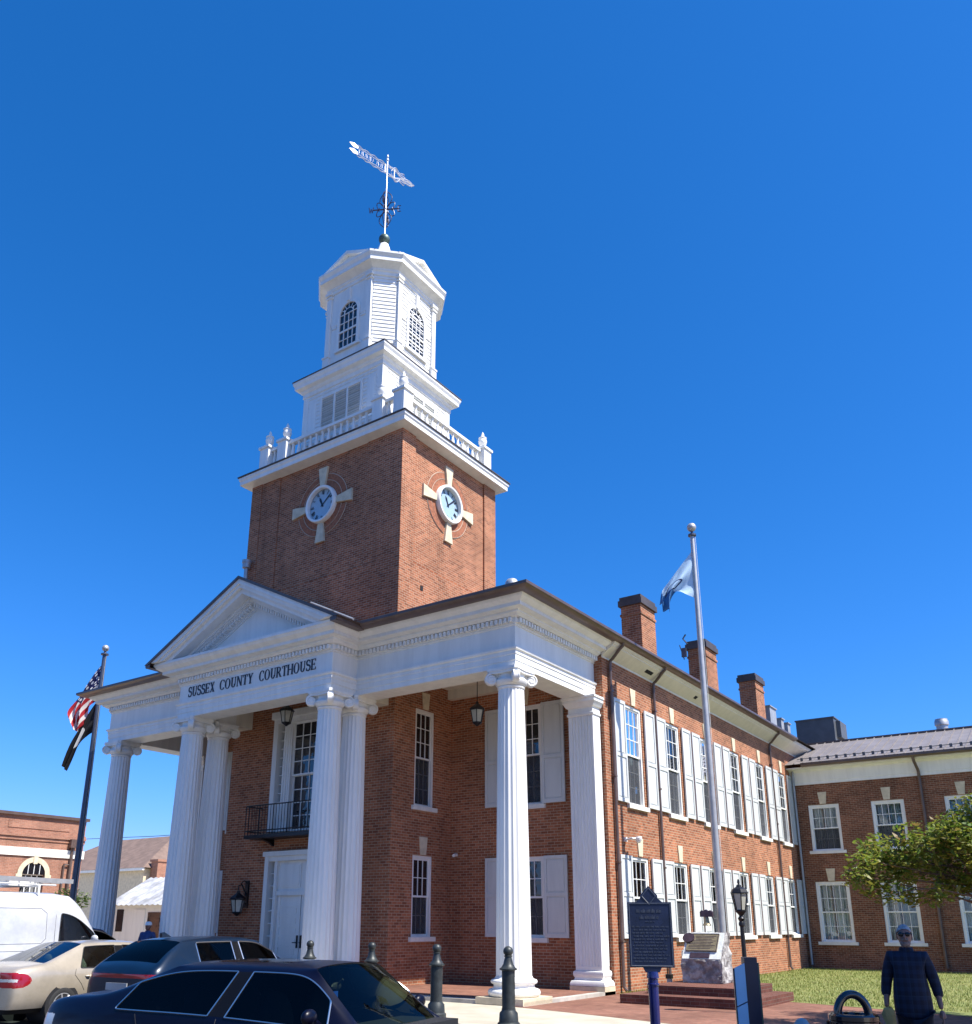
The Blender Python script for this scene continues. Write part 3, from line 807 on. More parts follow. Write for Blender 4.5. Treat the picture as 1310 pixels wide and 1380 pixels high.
# columns --------------------------------------------------------------
def build_column():
    mb = MB(); nf = 20
    def fl(a):
        t = (a * nf / (2 * pi)) % 1
        return 1 - .055 * max(0, sin(pi * min(1, max(0, (t - .1) / .8)))) ** .6
    prof = []
    for k in range(15):
        t = k / 14; r = .405 - (.405 - .318) * (t ** 1.5 * .75 + t * .25); prof.append((r, .52 + t * 6.62))
    mb.lathe([(.425, .50), (.405, .53)], 60); mb.lathe(prof, nf * 8, flute=fl); mb.lathe([(.318, 7.13), (.335, 7.15), (.335, 7.19), (.318, 7.20)], 48)
    col = mb.build('column', M['white'], court, smooth=50, world=False)
    mb = MB(); ps = []
    for a in range(-90, 91, 18): ps.append((.505 + .085 * cos(radians(a)), .185 + .085 * sin(radians(a))))
    ps += [(.485, .275), (.465, .29), (.455, .325), (.465, .36)]
    for a in range(-90, 91, 22): ps.append((.47 + .055 * cos(radians(a)), .415 + .05 * sin(radians(a))))
    ps += [(.44, .475), (.425, .50)]
    mb.lathe([(.52, .10)] + ps, 48); mb.build('base', M['white'], col, smooth=50, world=False)
    mb = MB(); mb.box(-.62, .62, -.62, .62, -.04, .10); mb.build('plinth', M['stone'], col, world=False)
    # capital: echinus, curved abacus, four diagonal pairs of volutes
    mb = MB(); mb.lathe([(.32, 7.20), (.35, 7.22), (.39, 7.27), (.405, 7.33), (.38, 7.38), (.34, 7.40), (.34, 7.52)], 40)
    ab = []
    for q in range(4):
        a0 = pi / 4 + q * pi / 2
        ab += [(cos(a0 - .08) * .60, sin(a0 - .08) * .60), (cos(a0 + .08) * .60, sin(a0 + .08) * .60)]
        for t in (.25, .5, .75):
            a = a0 + t * pi / 2; r = .60 - .185 * sin(pi * t); ab.append((cos(a) * r, sin(a) * r))
    mb.prism(ab, 'z', 7.56, 7.636); mb.prism([(x * .95, y * .95) for x, y in ab], 'z', 7.50, 7.56)
    for q in range(4):
        a0 = pi / 4 + q * pi / 2; ex, ey = cos(a0), sin(a0); tx, ty = -ey, ex
        cx, cz = .50, 7.375
        n = 22
        for r_, hw_ in ((.145, .055), (.10, .075), (.045, .09)):
            vs = [(ex * (cx + r_ * cos(2 * pi * k / n)) + tx * s, ey * (cx + r_ * cos(2 * pi * k / n)) + ty * s, cz + r_ * sin(2 * pi * k / n)) for s in (-hw_, hw_) for k in range(n)]
            mb.add(vs, [tuple(range(n)), tuple(range(n, 2 * n))[::-1]] + [(k, (k + 1) % n, n + (k + 1) % n, n + k) for k in range(n)])
        for s in (-.062, .062):   # raised spiral edge
            pts = []
            for k in range(30):
                t = k / 29; a = pi / 2 - t * 3.6 * pi; r_ = .145 * (1 - t * .72)
                pts.append((ex * (cx + r_ * cos(a)) + tx * s, ey * (cx + r_ * cos(a)) + ty * s, cz + r_ * sin(a)))
            mb.tube(pts, .026, 6)
        # band from volute back to the bell
        vs = [(ex * d + tx * s, ey * d + ty * s, z) for d, z in ((.18, 7.5), (.52, 7.515), (.52, 7.44), (.18, 7.40)) for s in (-.055, .055)]
        mb.add(vs, [(0, 2, 3, 1), (2, 4, 5, 3), (4, 6, 7, 5), (6, 0, 1, 7), (0, 2, 4, 6), (1, 3, 5, 7)])
    mb.build('capital', M['white'], col, smooth=40, world=False)
    return col
def to_court(x, y): return (x - XC, y - 3.6, 0)
c0 = build_column()
c0.location = to_court(0, 0)
for x, y in ((X3, 0), (X3, -D_), (X2, 0), (X2, -D_), (XL, 0)):
    c = dup_part(c0, court); c.location = to_court(x, y)
# square antae against the brick
for xa, xb in ((-.25, .50), (XL - .50, XL + .25)):
    mb = MB(); n = 7; pts = [(xa, 3.72), (xa, 3.30)]
    w = (xb - xa - .1) / n
    for k in range(n):
        x0 = xa + .05 + k * w
        pts += [(x0 + .018, 3.30)] + [(x0 + .018 + (w - .036) * t, 3.30 + .03 * sin(pi * t)) for t in (.25, .5, .75)] + [(x0 + w - .018, 3.30)]
    pts += [(xb, 3.30), (xb, 3.72)]
    mb.prism(pts, 'z', .62, 7.16); mb.box(xa + .004, xb - .004, 3.304, 3.716, .45, .62)
    an = mb.build('pilaster', M['white'], court)
    mb = MB(); P4 = [(xa, 3.74), (xa, 3.30), (xb, 3.30), (xb, 3.74)]
    mb.sweep(P4, [(0, .52), (.04, .50), (.055, .44), (.04, .38), (.02, .35), (.03, .30), (.09, .27), (.115, .21), (.115, .16), (.0, .13)])
    mb.build('base', M['white'], an, smooth=40)
    mb = MB(); mb.box(xa - .12, xb + .12, 3.18, 3.76, -.08, .15); mb.build('plinth', M['stone'], an)
    mb = MB(); mb.sweep(P4, [(0, 7.10), (.03, 7.13), (.03, 7.18), (0, 7.2), (0, 7.33), (.05, 7.36), (.10, 7.46), (.12, 7.48), (.12, 7.56), (.15, 7.58), (.15, 7.634), (-.2, 7.634)])
    mb.build('capital', M['white'], an, smooth=30)

# portico floor ---------------------------------------------------------
mb = MB(); mb.box(XL - .7, .62, -.58, YR, -.3, .035); mb.box(X2 - .7, X3 + .7, -1.55, -.58, -.3, .034)
pf = mb.build('portico_floor', M['curb'], court)
mb = MB(); mb.box(XL - .5, .42, -.3, YR - .01, .036, .044); mb.build('floor_bricks', M['paver'], pf)

# ------------------------------------------------------------------ TOWER TOP
CYT = 3.585
rect = [(TX0, TY0), (TX1, TY0), (TX1, TY1), (TX0, TY1)]
mb = MB(); mb.sweep(rect, [(-.1, 16.60), (.10, 16.60), (.34, 16.65), (.38, 16.65), (.38, 16.78), (.42, 16.84), (.42, 16.93), (-.1, 16.94)], closed=True)
tc = mb.build('tower_cornice', M['white'], court, smooth=20)
mb = MB(); mb.sweep(rect, [(.30, 16.935), (.46, 16.935), (.46, 16.975), (-.05, 17.02)], closed=True); mb.box(TX0 + .04, TX1 - .04, TY0 + .04, TY1 - .04, 16.9, 17.018)
mb.build('deck_flashing', M['roof'], tc)
# clocks
def clock(T, uc, zc):
    n = 48
    mb = MB(T)
    for r0, r1, d0, d1 in ((.57, .665, .07, .15),):
        prof = [(r0, .02), (r0, d1), (r0 + .02, d1 + .015), (r1 - .02, d1 + .015), (r1, d1 - .02), (r1, .0)]
        vs = [(uc + r * cos(2 * pi * k / n), d, zc + r * sin(2 * pi * k / n)) for r, d in prof for k in range(n)]
        fs = [(i * n + k, i * n + (k + 1) % n, (i + 1) * n + (k + 1) % n, (i + 1) * n + k) for i in range(len(prof) - 1) for k in range(n)]
        mb.add(vs, fs)
    ck = mb.build('clock', M['white'], court, smooth=40)
    mb = MB(T); vs = [(uc + .565 * cos(2 * pi * k / n), .012, zc + .565 * sin(2 * pi * k / n)) for k in range(n)]; mb.add(vs, [tuple(range(n))]); mb.build('dial', M['dial'], ck)
    mb = MB(T)
    numer = ['XII', 'I', 'II', 'III', 'IIII', 'V', 'VI', 'VII', 'VIII', 'IX', 'X', 'XI']
    for h, s in enumerate(numer):
        a = pi / 2 - h * pi / 6; er = Vector((cos(a), sin(a))); et = Vector((sin(a), -cos(a)))
        wd = sum({'I': .032, 'V': .06, 'X': .06}[c] for c in s); x = -wd / 2
        def stroke(t0, r0, t1, r1, w):
            p0 = er * r0 + et * t0; p1 = er * r1 + et * t1
            mb.quad(*[(uc + q.x, .017, zc + q.y) for q in (p0 - et * w, p0 + et * w, p1 + et * w, p1 - et * w)])
        for c in s:
            w = {'I': .032, 'V': .06, 'X': .06}[c]
            if c == 'I': stroke(x + w / 2, .38, x + w / 2, .54, .013)
            elif c == 'V': stroke(x + .008, .53, x + w / 2, .40, .010); stroke(x + w - .008, .53, x + w / 2, .40, .006)
            else: stroke(x + .006, .53, x + w - .006, .40, .010); stroke(x + .006, .40, x + w - .006, .53, .006)
            x += w
    mb.build('numerals', M['letters'], ck, recalc=False)
    mb = MB(T)
    for ang, ln, w, d in ((pi / 2 - radians(30 * 11.13), .34, .045, .022), (pi / 2 - radians(6 * 8.2), .53, .030, .028)):
        er = Vector((cos(ang), sin(ang))); et = Vector((-er.y, er.x))
        pts = [er * -.08 + et * w * .5, er * ln * .7 + et * w, er * ln, er * ln * .7 - et * w, er * -.08 - et * w * .5]
        mb.quad(*[(uc + p.x, d, zc + p.y) for p in pts])
    vs = [(uc + .05 * cos(2 * pi * k / 14), .032, zc + .05 * sin(2 * pi * k / 14)) for k in range(14)]; mb.add(vs, [tuple(range(14))])
    mb.build('hands', M['letters'], ck, recalc=False)
    for q in range(4):
        mb = MB(T)
        a = q * pi / 2; er = Vector((cos(a), sin(a))); et = Vector((-er.y, er.x))
        pts = [er * .67 + et * .105, er * 1.36 + et * .21, er * 1.36 - et * .21, er * .67 - et * .105]
        vs = [(uc + p.x, d, zc + p.y) for d in (-.02, .075) for p in pts]
        mb.add(vs, [(0, 1, 2, 3), (4, 5, 6, 7), (0, 1, 5, 4), (1, 2, 6, 5), (2, 3, 7, 6), (3, 0, 4, 7)])
        mb.build('keystone', M['stone'], ck)
    mb = MB(T)
    for q in range(4):
        for r0, r1, d in ((.665, .88, .008), (.905, 1.10, .02)):
            m_ = 14; vs = []
            for k in range(m_ + 1):
                t = q * pi / 2 + .24 + (pi / 2 - .48) * k / m_
                vs += [(uc + r0 * cos(t), d, zc + r0 * sin(t)), (uc + r1 * cos(t), d, zc + r1 * sin(t)), (uc + r1 * cos(t), -.01, zc + r1 * sin(t)), (uc + r0 * cos(t), -.01, zc + r0 * sin(t))]
            fs = []
            for k in range(m_):
                o, p = k * 4, k * 4 + 4
                fs += [(o, p, p + 1, o + 1), (o + 1, p + 1, p + 2, o + 2), (o, o + 3, p + 3, p)]
            mb.add(vs, fs)
    mb.build('brick_ring', M['brick_plain'], ck)
    mb = MB(T)
    for rr in (.893, 1.115):
        for q in range(4):
            mb.tube([(uc + rr * cos(t), .012, zc + rr * sin(t)) for t in [q * pi / 2 + .2 + (pi / 2 - .4) * k / 14 for k in range(15)]], .014, 4)
    mb.build('mortar_ring', M['mortar'], ck)
M['mortar'] = plain('pale_mortar', (.46, .36, .27), .9)
M['dial'] = plain('pale_clock_dial', (.34, .46, .54), .25, var=.06)
M['brick_plain'] = plain('rubbed_brick', (.30, .11, .055), .9, var=.3, scale=14)
clock(Front(TY0), -8.02, 14.92)
clock(Side(TX1), 3.42, 14.92)
mb = MB(Side(TX1 + .06)); mb.box(2.0, 2.12, -.02, .02, 11.45, 11.6); mb.box(4.25, 4.33, -.02, .02, 10.9, 11.1); mb.build('wall_vent', M['dark'], court)

# balustrade
def urn(x, y, z, par):
    mb = MB(); mb.lathe([(.09, z), (.09, z + .04), (.05, z + .08), (.07, z + .12), (.145, z + .24), (.16, z + .34), (.13, z + .42), (.15, z + .45), (.15, z + .48), (.08, z + .53), (.05, z + .58), (.06, z + .62), (.025, z + .70), (.005, z + .74)], 16, x, y)
    return mb.build('urn', M['white'], par, smooth=50)
PW = .44; px0, px1, py0, py1 = -11.26, -4.90, 1.31, 5.86
posts = [(px0, py0), (px0 + .92, py0), (px1 - .92, py0), (px1, py0), (px1, py1), (px0, py1), (px1 - .92, py1), (px0 + .92, py1)]
for x, y in posts:
    mb = MB(); h = PW / 2
    mb.box(x - h - .02, x + h + .02, y - h - .02, y + h + .02, 17.02, 17.16); mb.box(x - h, x + h, y - h, y + h, 17.16, 18.16)
    for s in (-1, 1):
        mb.box(x - h + .07, x + h - .07, y + s * h - .008, y + s * h + .008, 17.28, 18.06); mb.box(x + s * h - .008, x + s * h + .008, y - h + .07, y + h - .07, 17.28, 18.06)
    mb.box(x - h - .05, x + h + .05, y - h - .05, y + h + .05, 18.16, 18.25)
    p = mb.build('balustrade_post', M['white'], court)
    urn(x, y, 18.25, p)
def baluster_mesh():
    mb = MB(); mb.lathe([(.06, 17.30), (.06, 17.36), (.035, 17.39), (.055, 17.50), (.072, 17.60), (.06, 17.72), (.036, 17.86), (.034, 17.92), (.055, 17.96), (.055, 18.02)], 12)
    return mb
runs = [((px0 + .22, py0), (px0 + .70, py0), 2), ((px0 + 1.14, py0), (px1 - 1.14, py0), 14), ((px1 - .70, py0), (px1 - .22, py0), 2),
        ((px1, py0 + .22), (px1, py1 - .22), 14), ((px0, py0 + .22), (px0, py1 - .22), 14), ((px0 + .22, py1), (px1 - .22, py1), 20)]
first = None
mbr = MB()
for (xa, ya), (xb, yb), n in runs:
    for z0, z1, w in ((17.20, 17.30, .075), (18.02, 18.13, .095)):
        if ya == yb: mbr.box(xa, xb, ya - w, ya + w, z0, z1)
        else: mbr.box(xa - w, xa + w, ya, yb, z0, z1)
    for k in range(n):
        t = (k + .5) / n; x, y = xa + (xb - xa) * t, ya + (yb - ya) * t
        if first is None:
            first = baluster_mesh().build('baluster', M['white'], court, smooth=40, world=False); o = first
        else: o = dup_part(first, court)
        o.location = (x - XC, y - 3.6, 0)
mbr.build('balustrade_rail', M['white'], court)

# square stage
def rel(pts): return [(XC + x, CYT + y) for x, y in pts]
W2 = 1.88
M['slat'] = plain('weathered_louvre_paint', (.50, .51, .47), .7, var=.1)
sq = rel([(-W2, -W2), (W2, -W2), (W2, W2), (-W2, W2)])
mb = MB(); mb.box(XC - W2, XC + W2, CYT - W2, CYT + W2, 17.0, 20.3)
st2 = mb.build('belfry_base', M['white'], court)
def clapboards(mb, u0, u1, z0, z1, pitch=.155):
    n = int((z1 - z0) / pitch)
    for k in range(n):
        z = z0 + (z1 - z0) * k / n; h = (z1 - z0) / n
        mb.quad((u0, .032, z), (u1, .032, z), (u1, .008, z + h), (u0, .008, z + h)); mb.quad((u0, .004, z), (u1, .004, z), (u1, .032, z), (u0, .032, z))
for T in (Front(CYT - W2), Side(XC + W2), Back(CYT + W2), SideL(XC - W2)):
    mb = MB(T); c = XC if T(0, 0, 0)[0] == 0 else CYT
    clapboards(mb, c - W2 + .2, c + W2 - .2, 17.05, 20.05); mb.build('clapboards', M['white'], st2, recalc=False)
e = .03
for sx in (-1, 1):
    for sy in (-1, 1):
        mb = MB()
        x, y = XC + sx * W2, CYT + sy * W2
        mb.box(min(x + sx * e, x - sx * .22), max(x + sx * e, x - sx * .22), min(y + sy * e, y - sy * .22), max(y + sy * e, y - sy * .22), 17.02, 20.2)
        mb.build('corner_board', M['white'], st2)
mb = MB(); mb.sweep(sq, [(.0, 20.02), (.06, 20.04), (.06, 20.2), (.11, 20.24), (.14, 20.32), (.28, 20.37), (.29, 20.48), (.34, 20.58), (.34, 20.66), (-.3, 20.76)], closed=True)
mb.build('belfry_cornice', M['white'], court, smooth=20)
mb = MB(); mb.sweep(sq, [(.33, 20.662), (.36, 20.662), (.36, 20.70), (-.2, 20.80)], closed=True); mb.build('belfry_flashing', M['roof'], court)
for T, c in ((Front(CYT - W2), XC), (Side(XC + W2), CYT), (Back(CYT + W2), XC), (SideL(XC - W2), CYT)):
    mb = MB(T); a, b, z0, z1 = c - .93, c + .93, 18.3, 19.68
    mb.box(a - .08, a, -.01, .07, z0 - .08, z1 + .08); mb.box(b, b + .08, -.01, .07, z0 - .08, z1 + .08)
    mb.box(a, b, -.01, .07, z1, z1 + .08); mb.box(a, b, -.01, .07, z0 - .08, z0)
    for k in (1, 2): x = a + (b - a) * k / 3; mb.box(x - .035, x + .035, -.01, .07, z0, z1)
    fr = mb.build('louvre', M['white'], court)
    mb = MB(T)
    for k in range(3):
        x0 = a + (b - a) * k / 3 + (.04 if k else .005); x1 = a + (b - a) * (k + 1) / 3 - (.04 if k < 2 else .005)
        n = 15
        for j in range(n):
            z = z0 + (z1 - z0) * j / n; h = (z1 - z0) / n
            mb.quad((x0, .055, z), (x1, .055, z), (x1, .005, z + h * 1.1), (x0, .005, z + h * 1.1))
    mb.build('slats', M['slat'], fr, recalc=False)
    for s in (-1, 1):
        mb = MB(T)
        x = c + s * 1.42; mb.box(x - .2, x + .2, -.01, .03, 18.3, 19.75); mb.box(x - .14, x + .14, .03, .045, 18.37, 19.68)
        mb.build('panel', M['white'], fr)

# octagonal lantern
HA, AP = 1.10, 1.71
octp = rel([(-HA, -AP), (HA, -AP), (AP, -HA), (AP, HA), (HA, AP), (-HA, AP), (-AP, HA), (-AP, -HA)])
mb = MB()
mb.prism(octp, 'z', 20.7, 24.4)
lant = mb.build('belfry', M['white'], court)
for k in range(8):
    a = k * pi / 4 - pi / 2; nx, ny = cos(a), sin(a); dd = AP if k % 2 == 0 else (AP + HA) / sqrt(2); hw3 = HA if k % 2 == 0 else (AP - HA) / sqrt(2)
    if k == 0: continue
    mb = MB(lambda u, d, z: (XC + nx * (dd + d) - ny * u, CYT + ny * (dd + d) + nx * u, z))
    clapboards(mb, -hw3 + .02, hw3 - .02, 20.75, 24.26); mb.build('clapboards', M['white'], lant, recalc=False)
faces = [(Front(CYT - AP), XC), (Side(XC + AP), CYT), (Back(CYT + AP), XC), (SideL(XC - AP), CYT)]
for fi, (T, c) in enumerate(faces):
    mb = MB(T)
    if fi in (0,): mb.box(c - HA + .02, c + HA - .02, -.02, .022, 20.75, 24.36)
    for s in (-1, 1):
        x = c + s * (HA - .10)
        mb.box(x - .10, x + .10, -.02, .10, 20.72, 24.2); mb.box(x - .14, x + .14, -.02, .14, 20.72, 21.45); mb.box(x - .16, x + .16, -.02, .165, 21.45, 21.52)
        mb.box(x - .14, x + .14, -.02, .14, 24.06, 24.12); mb.box(x - .16, x + .16, -.02, .16, 24.2, 24.31)
    for s in (-1, 1):
        x = c + s * .72; mb.box(x - .15, x + .15, -.02, .06, 22.78, 22.92); mb.box(x - .12, x + .12, -.02, .05, 22.66, 22.78)
    mb.build('pilaster', M['white'], lant)
    w, z0, zs = .43, 21.62, 23.08
    mb = MB(T); n = 18
    arc_o = [(c + (w + .11) * cos(pi * k / n), zs + (w + .11) * sin(pi * k / n)) for k in range(n + 1)]
    arc_i = [(c + w * cos(pi * k / n), zs + w * sin(pi * k / n)) for k in range(n + 1)]
    for k in range(n):
        q = [arc_o[k], arc_o[k + 1], arc_i[k + 1], arc_i[k]]
        vs = [(u, d, z) for d in (-.01, .08) for u, z in q]
        mb.add(vs, [(4, 5, 6, 7), (0, 1, 5, 4), (2, 3, 7, 6)])
    for s in (-1, 1):
        mb.box(c + s * (w + .055) - .055, c + s * (w + .055) + .055, -.01, .08, z0, zs)
    mb.box(c - w - .18, c + w + .18, -.01, .11, z0 - .09, z0)
    mb.prism([(c - .06, zs + w + .08), (c + .06, zs + w + .08), (c + .085, zs + w + .36), (c - .085, zs + w + .36)], 'y', 0, 1) if False else None
    mb.box(c - .07, c + .07, -.01, .12, zs + w + .06, 24.12)
    fr = mb.build('window', M['white'], lant)
    mb = MB(T); pts = [(c - w, .026, z0), (c + w, .026, z0)] + [(u, .026, z) for u, z in arc_i]; mb.quad(*pts); mb.build('glass', M['glass'], fr)
    mb = MB(T)
    for k in (-1, 0, 1):
        mb.box(c + k * w / 2 - .014, c + k * w / 2 + .014, .027, .055, z0, zs + (.19 if k else 0))
    for j in range(1, 5):
        z = z0 + (zs - z0) * j / 4.0; t = .035 if j == 2 else .014; mb.box(c - w, c + w, .027, .052 if j != 2 else .06, z - t, z + t)
    for k in range(8):
        a0, a1 = pi * k / 8, pi * (k + 1) / 8
        q = [(c + r * cos(a), zs + r * sin(a)) for r, a in ((.20, a0), (.23, a0), (.23, a1), (.20, a1))]; mb.quad(*[(u, .05, z) for u, z in q])
    for k in range(1, 6):
        a = pi * k / 6; e2 = Vector((cos(a), sin(a))); t2 = Vector((-e2.y, e2.x)) * .012
        q = [e2 * .22 - t2, e2 * w - t2, e2 * w + t2, e2 * .22 + t2]; mb.quad(*[(c + p.x, .051, zs + p.y) for p in q])
    mb.build('sash', M['white'], fr, recalc=False)
mb = MB(); mb.sweep(octp, [(0, 24.20), (.06, 24.23), (.06, 24.36), (.10, 24.40), (.10, 24.48), (.17, 24.55), (.34, 24.64), (.37, 24.64), (.37, 24.80), (.44, 24.92), (.44, 25.0), (-.5, 25.02)], closed=True)
mb.build('lantern_cornice', M['white'], court, smooth=20)
# roof: eight slopes to a small drum, with four low gables
mb = MB(); e = .33
ring = []
for i, (x, y) in enumerate(octp):
    v = Vector((x - XC, y - CYT)); ring.append((XC + v.x * 1.16, CYT + v.y * 1.16, 25.01))
top = [(XC + .42 * cos(radians(22.5 + 45 * k - 135 + 0)), CYT + .42 * sin(radians(22.5 + 45 * k - 135)), 26.55) for k in range(8)]
vs = ring + top; mb.add(vs, [(i, (i + 1) % 8, 8 + (i + 1) % 8, 8 + i) for i in range(8)] + [tuple(range(8, 16))])
mb.lathe([(.42, 26.5), (.44, 26.62), (.42, 26.66), (.30, 27.0), (.20, 27.35), (.12, 27.45)], 8, XC, CYT)
for k in range(4):
    a = k * pi / 2; R_ = Matrix.Rotation(a, 2)
    def G3(u, d, z):
        p = R_ @ Vector((u, -d)); return (XC + p.x, CYT + p.y, z)
    g = MB(G3)
    hw2 = 1.42; zr = 25.62
    g.add([(-hw2, 2.05, 25.0), (hw2, 2.05, 25.0), (0, 2.05, zr), (-hw2, .2, 25.0), (hw2, .2, 25.0), (0, .2, zr)], [(0, 2, 5, 3), (1, 4, 5, 2)])
    g.add([(-hw2, 2.05, 25.0), (0, 2.05, zr), (hw2, 2.05, 25.0), (hw2 - .3, 2.05, 25.0), (0, 2.05, zr - .14), (-hw2 + .3, 2.05, 25.0),
           (-hw2, 1.9, 25.0), (0, 1.9, zr), (hw2, 1.9, 25.0), (hw2 - .3, 1.9, 25.0), (0, 1.9, zr - .14), (-hw2 + .3, 1.9, 25.0)],
          [(0, 1, 4, 5), (1, 2, 3, 4), (5, 4, 10, 11), (4, 3, 9, 10)])
    g.add([(-hw2 + .2, 1.92, 25.0), (hw2 - .2, 1.92, 25.0), (0, 1.92, zr - .08)], [(0, 1, 2)])
    mb.v_off = len(mb.v); n0 = len(mb.v); mb.v += g.v; mb.f += [tuple(i + n0 for i in f) for f in g.f]
mb.build('lantern_roof', M['white'], court)
# weathervane
mb = MB(); mb.tube([(XC, CYT, 27.3), (XC, CYT, 29.0), (XC, CYT, 31.6)], [.035, .03, .022], 8)
vane = mb.build('weathervane', M['silver'], court, smooth=40)
mb = MB(); mb.ball((XC, CYT, 27.66), .225, 20); mb.build('ball', M['copper'], vane, smooth=60)
mb = MB(); mb.ball((XC, CYT, 31.66), .06, 10, sz=1.4); mb.ball((XC, CYT, 31.85), .045, 10, sz=2.2); mb.build('finial', M['silver'], vane, smooth=60)
mb = MB(); z = 29.15
va = radians(75)
for q, ch in enumerate('ENWS'):
    a = radians(30) + q * pi / 2; d = Vector((cos(a), sin(a), 0))
    p = Vector((XC, CYT, z)); mb.tube([p, p + d * .52], .026, 6)
    for s in (-1, 1):   # scrollwork on each arm
        pts = [p + d * (.08 + .16 * (1 - cos(t * pi * 1.6)) * .7 + .1 * t) + Vector((0, 0, s * (.05 + .3 * sin(t * pi * 1.15)))) for t in [i / 10 for i in range(11)]]
        mb.tube(pts, .018, 5)
    o = p + d * .50; up = Vector((0, 0, 1)); t = d
    strokes = {'E': [((0, -.17), (0, .17)), ((0, .17), (.17, .17)), ((0, 0), (.13, 0)), ((0, -.17), (.17, -.17))],
               'N': [((0, -.17), (0, .17)), ((0, .17), (.2, -.17)), ((.2, -.17), (.2, .17))],
               'W': [((0, .17), (.06, -.17)), ((.06, -.17), (.12, .08)), ((.12, .08), (.18, -.17)), ((.18, -.17), (.24, .17))],
               'S': [((.17, .15), (.03, .15)), ((.03, .15), (.0, .06)), ((0, .06), (.17, -.05)), ((.17, -.05), (.15, -.16)), ((.15, -.16), (0, -.16))]}[ch]
    for (a0, b0), (a1, b1) in strokes:
        mb.tube([o + t * a0 * .75 + up * b0 * .8, o + t * a1 * .75 + up * b1 * .8], .017, 5)
for s in (-1, 1):
    for k in range(4):
        a = k * pi / 2 + .3; pts = [Vector((XC + (.05 + .22 * sin(t * pi)) * cos(a), CYT + (.05 + .22 * sin(t * pi)) * sin(a), z + s * (.12 + .75 * t))) for t in [i / 8 for i in range(9)]]
        mb.tube(pts, .018, 5)
mb.build('compass', M['vane_iron'], vane)
# pierced banner: axis direction d, tail to the left in view
mb = MB(); d = Vector((.255, .967, 0)).normalized(); p0 = Vector((XC, CYT, 31.18))
def VP(s, z): return p0 + d * s + Vector((0, 0, z))
for za_ in (-.16, .16):
    mb.tube([VP(-1.5, za_), VP(.9, za_)], .014, 6)
    pts = [VP(-1.45 + 2.3 * t, za_ * 1.55 + .03 * sin(t * 40) * (1 if za_ > 0 else -1)) for t in [i / 40 for i in range(41)]]; mb.tube(pts, .018, 5)
for k in range(15):
    s = -1.35 + k * .092
    if k == 8: continue
    mb.tube([VP(s, -.09), VP(s + (.03 if k % 2 else -.02), .09)], .010, 5); mb.tube([VP(s, .08 - .08 * (k % 3)), VP(s + .06, .08 - .08 * (k % 3))], .009, 5)
for s in (-.1, .35): mb.tube([VP(s, -.2), VP(s, .2)], .02, 5)
for za_ in (-.15, .15):
    mb.prism([(0, 0), (1, 0), (0, 1)], 'z', 0, .0001) if False else None
    q = [VP(-1.42, za_ - .05), VP(-1.62, za_ - .10), VP(-1.82, za_ + .01), VP(-1.62, za_ + .11), VP(-1.42, za_ + .05)]
    n = Vector((d.y, -d.x, 0)) * .015
    mb.add([p + n for p in q] + [p - n for p in q], [(0, 1, 2, 3, 4), (5, 6, 7, 8, 9)] + [(i, (i + 1) % 5, 5 + (i + 1) % 5, 5 + i) for i in range(5)])
for sgn in (-1, 1):
    pts = [VP(.1 + 1.15 * t, sgn * (.18 + .10 * sin(t * 9)) * (1 - t * .72)) for t in [i / 20 for i in range(21)]]; mb.tube(pts, .024, 6)
    pts = [VP(.2 + .45 * t, sgn * (.30 * sin(pi * t) + .05)) for t in [i / 12 for i in range(13)]]; mb.tube(pts, .02, 5)
mb.tube([VP(.7, 0), VP(1.32, 0)], .02, 6); mb.tube([VP(1.0, .05), VP(1.36, .05)], .02, 5)
mb.build('banner', M['silver'], vane)

# ------------------------------------------------------------------ small fixtures on the courthouse
def hanging_lantern(x, y, z, zc, label):
    t = thing('hanging_lantern', label, 'lantern', (x, y, z), 0, 'lanterns hanging under the portico')
    mb = MB(); mb.tube([(0, 0, .62), (0, 0, zc - z)], .012, 6); mb.build('chain', M['iron'], t, world=False)
    body_lantern(t, 1.0)
    return t
def body_lantern(t, s, post=False):
    mb = MB(); n = 6
    mb.lathe([(.03 * s, .62 * s), (.05 * s, .58 * s), (.05 * s, .55 * s), (.19 * s, .44 * s), (.23 * s, .40 * s), (.23 * s, .375 * s), (.0, .37 * s)], n); mb.build('lantern_roof', M['iron'], t, world=False)
    mb = MB()
    for k in range(n):
        a = 2 * pi * k / n; mb.tube([(.20 * s * cos(a), .20 * s * sin(a), .38 * s), (.13 * s * cos(a), .13 * s * sin(a), .02 * s)], .011 * s + .002, 5)
    for r, z in ((.20, .37), (.135, .02)):
        mb.tube([(r * s * cos(2 * pi * k / n), r * s * sin(2 * pi * k / n), z * s) for k in range(n + 1)], .012 * s, 5)
    mb.lathe([(.14 * s, .03 * s), (.14 * s, .0), (.06 * s, -.05 * s), (.03 * s, -.08 * s)], n); mb.build('lantern_frame', M['iron'], t, world=False)
    mb = MB(); mb.lathe([(.125 * s, .03 * s), (.19 * s, .37 * s)], n); mb.build('lantern_glass', M['lantern_glass'], t, world=False)
hanging_lantern(-2.28, 1.8, 6.93, 8.6, 'black iron lantern hanging on a chain beside the front right column')
hanging_lantern(-8.08, .12, 7.35, 8.6, 'black iron lantern hanging above the centre balcony window')
